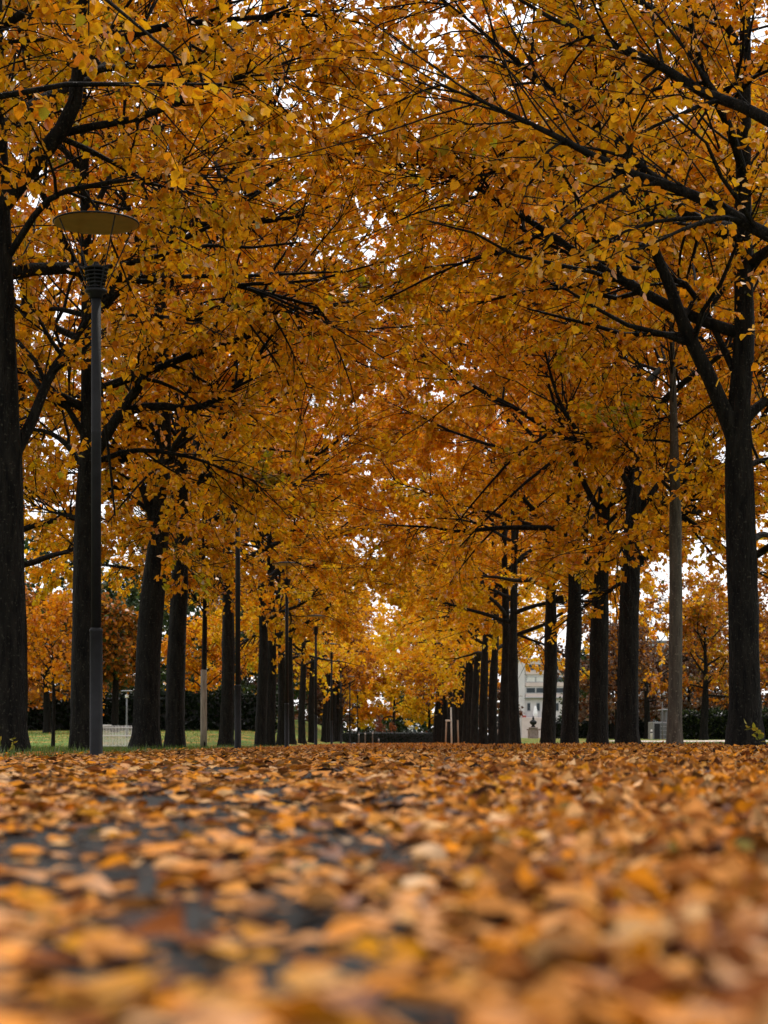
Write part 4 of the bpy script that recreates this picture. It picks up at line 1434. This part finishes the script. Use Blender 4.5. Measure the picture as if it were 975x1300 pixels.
def litter_mesh(pos, R, sz, col, which, variants):
    V, Fc, C, off = [], [], [], 0
    for k, (tv, tf) in enumerate(variants):
        q = np.where(which == k)[0]
        if not len(q):
            continue
        v = np.einsum('nij,kj->nki', R[q], tv) * sz[q][:, None, None] + pos[q][:, None, :]
        low = v[:, :, 2].min(1) - (ground_z(pos[q, 0], pos[q, 1]) + .003)
        v[:, :, 2] -= np.minimum(low, 0)[:, None]
        m = len(tv)
        V.append(v.reshape(-1, 3))
        Fc.append((tf[None] + (off + np.arange(len(q)) * m)[:, None, None]).reshape(-1, 4))
        C.append(np.repeat(col[q], m, 0))
        off += len(q) * m
    return np.concatenate(V), np.concatenate(Fc), np.concatenate(C)


r = np.random.default_rng(77)
VAR_N = [curled(r, 3, 4) for _ in range(40)]
VAR_K = [curled(r, 2, 3) for _ in range(30)]
VAR_M = [curled(r, 2, 2) for _ in range(30)]
VAR_F = [curled(r, 2, 1) for _ in range(12)]
SIZE = .043
# near zone
x, y = scatter(12500, .5, 3.4, .75, 1.45, r, 1.1)
pos, R, sz, col, which = litter(x, y, r, SIZE, VAR_N, .026, .24)
# the three hundred that show largest become objects of their own
pxx = CX + pos[:, 0] / pos[:, 1] * F
pyy = CY - (pos[:, 2] - CAMZ) / pos[:, 1] * F
vis = (pxx > 8) & (pxx < 967) & (pyy < 1300)
sc_ = np.where(vis, sz / pos[:, 1], -1)
big = np.argsort(-sc_)[:300]
names = [('tan', TAN), ('pale beige', PALET), ('orange', ORA), ('yellow orange', YEL), ('brown', BRN), ('dark brown', DRK), ('olive', GRN)]
one = {}
for i_ in big:
    ci = int(np.argmin([((c - col[i_]) ** 2).sum() for _, c in names]))
    key = (ci, int(which[i_]))
    if key not in one:
        tv, tf = VAR_N[key[1]]
        one[key] = mesh_np('fallen_leaf', tv, tf, 4, M['litter'], True, np.repeat(names[ci][1][None], len(tv), 0))
    o = link('fallen_leaf', one[key])
    tv = VAR_N[key[1]][0]
    v = (R[i_] @ tv.T).T * sz[i_] + pos[i_]
    lowz = min(0.0, float(v[:, 2].min() - (ground_z(pos[i_, 0], pos[i_, 1]) + .003)))
    p = Vector(pos[i_]) - Vector((0, 0, lowz))
    o.matrix_world = Matrix.Translation(p) @ Matrix(R[i_].tolist()).to_4x4() @ Matrix.Scale(float(sz[i_]), 4)
    hx = ['far left', 'well left', 'left of the middle', 'in the middle', 'right of the middle', 'well right', 'far right'][min(6, int(pxx[i_] / 139.3))]
    hy = 'cut by the bottom edge' if pyy[i_] > 1262 else 'just above the bottom edge' if pyy[i_] > 1210 else 'in the blurred foreground' if pyy[i_] > 1150 else 'behind the blurred nearest leaves' if pyy[i_] > 1080 else 'in the front carpet'
    shape = 'upturned' if abs(R[i_][2, 2]) / np.linalg.norm(R[i_][:, 2]) < .93 else ('curled' if np.ptp(tv[:, 2]) > .42 else 'flat')
    big_ = 'large ' if sz[i_] > SIZE * 1.06 else ('small ' if sz[i_] < SIZE * .8 else '')
    tag(o, '%s%s %s leaf %s, %s' % (big_, shape, names[ci][0], hy, hx), 'fallen leaf', 'blurred fallen leaves nearest on the path')
mk = np.ones(len(pos), bool)
mk[big] = False
V1 = litter_mesh(pos[mk], R[mk], sz[mk], col[mk], which[mk], VAR_N)
o = link('fallen_leaves', mesh_np('fallen_leaves', *V1[:2], 4, M['litter'], True, V1[2]))
tag(o, 'carpet of fallen linden leaves on the path close to the camera', 'fallen leaves', kind='stuff')
x, y = scatter(20000, 3.4, 8.0, 1.45, 2.6, r, 1.0)
V1 = litter_mesh(*litter(x, y, r, SIZE * 1.1, VAR_K, .028, .36), VAR_K)
o = link('fallen_leaves', mesh_np('fallen_leaves', *V1[:2], 4, M['litter'], True, V1[2]))
tag(o, 'carpet of fallen leaves with dark asphalt showing through, a few steps ahead', 'fallen leaves', kind='stuff')
# beside the frame the carpet goes on
x, y = scatter(15000, .2, 8.0, 2.6, 4.4, r, 1.0, xmin=-2.85, xmax=5.4)
k = np.abs(x) > .68 + .24 * y
V1 = litter_mesh(*litter(x[k], y[k], r, SIZE * 1.25, VAR_M, .03, .4), VAR_M)
o = link('fallen_leaves', mesh_np('fallen_leaves', *V1[:2], 4, M['litter'], True, V1[2]))
tag(o, 'fallen leaves on both outer sides of the path near the camera', 'fallen leaves', kind='stuff')
# middle zone
x, y = scatter(40000, 8.0, 27.0, 2.6, 7.0, r, 1.1)
V1 = litter_mesh(*litter(x, y, r, SIZE * 1.55, VAR_M, .03, .42), VAR_M)
o = link('fallen_leaves', mesh_np('fallen_leaves', *V1[:2], 4, M['litter'], True, V1[2]))
tag(o, 'carpet of orange and tan leaves reaching to the first trunks', 'fallen leaves', kind='stuff')
# far zone
x, y = scatter(45000, 27.0, 70.0, 7.0, 8.0, r, 1.4, xmin=-3.6, xmax=6.5)
V1 = litter_mesh(*litter(x, y, r, .1, VAR_F, .03, .5), VAR_F)
o = link('fallen_leaves', mesh_np('fallen_leaves', *V1[:2], 4, M['litter'], True, V1[2]))
tag(o, 'orange leaf litter covering the path between the trunk rows', 'fallen leaves', kind='stuff')
x, y = scatter(30000, 70.0, 205.0, 3.2, 3.4, r, 1.3)
V1 = litter_mesh(*litter(x, y, r, .16, VAR_F, .03, .5), VAR_F)
o = link('fallen_leaves', mesh_np('fallen_leaves', *V1[:2], 4, M['litter'], True, V1[2]))
tag(o, 'orange leaf litter on the distant end of the path', 'fallen leaves', kind='stuff')
# crumbs of broken leaf and fallen twigs lying on the asphalt
n = 9000
y = .6 + 6.5 * r.uniform(0, 1, n)
x = r.uniform(-1, .7, n) * (.6 + .24 * y)
fr = r.uniform(.004, .016, n)
cpos = np.stack([x, y, ground_z(x, y) + .004], 1)
yd = np.stack([np.cos(x * 90), np.sin(x * 90), r.normal(0, .25, n)], 1)
v, f, c = leaf_cloud(cpos, yd, r.normal(0, .3, (n, 3)) + np.array([0, 0, 1]), fr, pick_colors(n, [(BRN, 3), (DRK, 4), (TAN, 1.5), (ORA, 1)], r), False)
v[:, 2] = np.maximum(v[:, 2], ground_z(v[:, 0], v[:, 1]) + .002)
o = link('leaf_crumbs', mesh_np('leaf_crumbs', v, f, 4, M['litter'], False, c))
tag(o, 'crumbs of broken leaves scattered on the bare dark asphalt', 'leaf crumbs', kind='stuff')
n = 260
y = .8 + 9 * r.uniform(0, 1, n)
x = r.uniform(-1, 1, n) * (.5 + .22 * y)
az = r.uniform(0, 6.28, n)
p0 = np.stack([x, y, ground_z(x, y) + .012 + .02 * sstep(-.2, .6, x) * r.uniform(0, 1, n)], 1)
TP_ = grow(r, p0, np.stack([np.cos(az), np.sin(az), r.normal(0, .1, n)], 1), r.uniform(.05, .2, n), 5, 0.0, .15)
TP_[:, :, 2] = np.maximum(TP_[:, :, 2], ground_z(TP_[:, :, 0], TP_[:, :, 1]) + .004)
v, f = tubes(TP_, np.repeat(np.linspace(.0022, .001, 5)[None], n, 0), 4)
o = link('fallen_twigs', mesh_np('fallen_twigs', v, f, 4, M['bark'], True))
tag(o, 'thin dark twigs and stalks lying among the fallen leaves', 'twigs', kind='stuff')
# a thin scatter on the lawn
n = 9000
x = r.uniform(-20, -3, n)
y = 17 + 110 * r.uniform(0, 1, n) ** 1.2
V1 = litter_mesh(*litter(x, y, r, .09, VAR_F, .04, .5), VAR_F)
o = link('fallen_leaves', mesh_np('fallen_leaves', *V1[:2], 4, M['litter'], True, V1[2]))
tag(o, 'thin scatter of leaves lying on the green left lawn', 'fallen leaves', kind='stuff')

print('TRIS', sum(sum(p.loop_total - 2 for p in m.polygons) for m in bpy.data.meshes), len(bpy.data.objects))
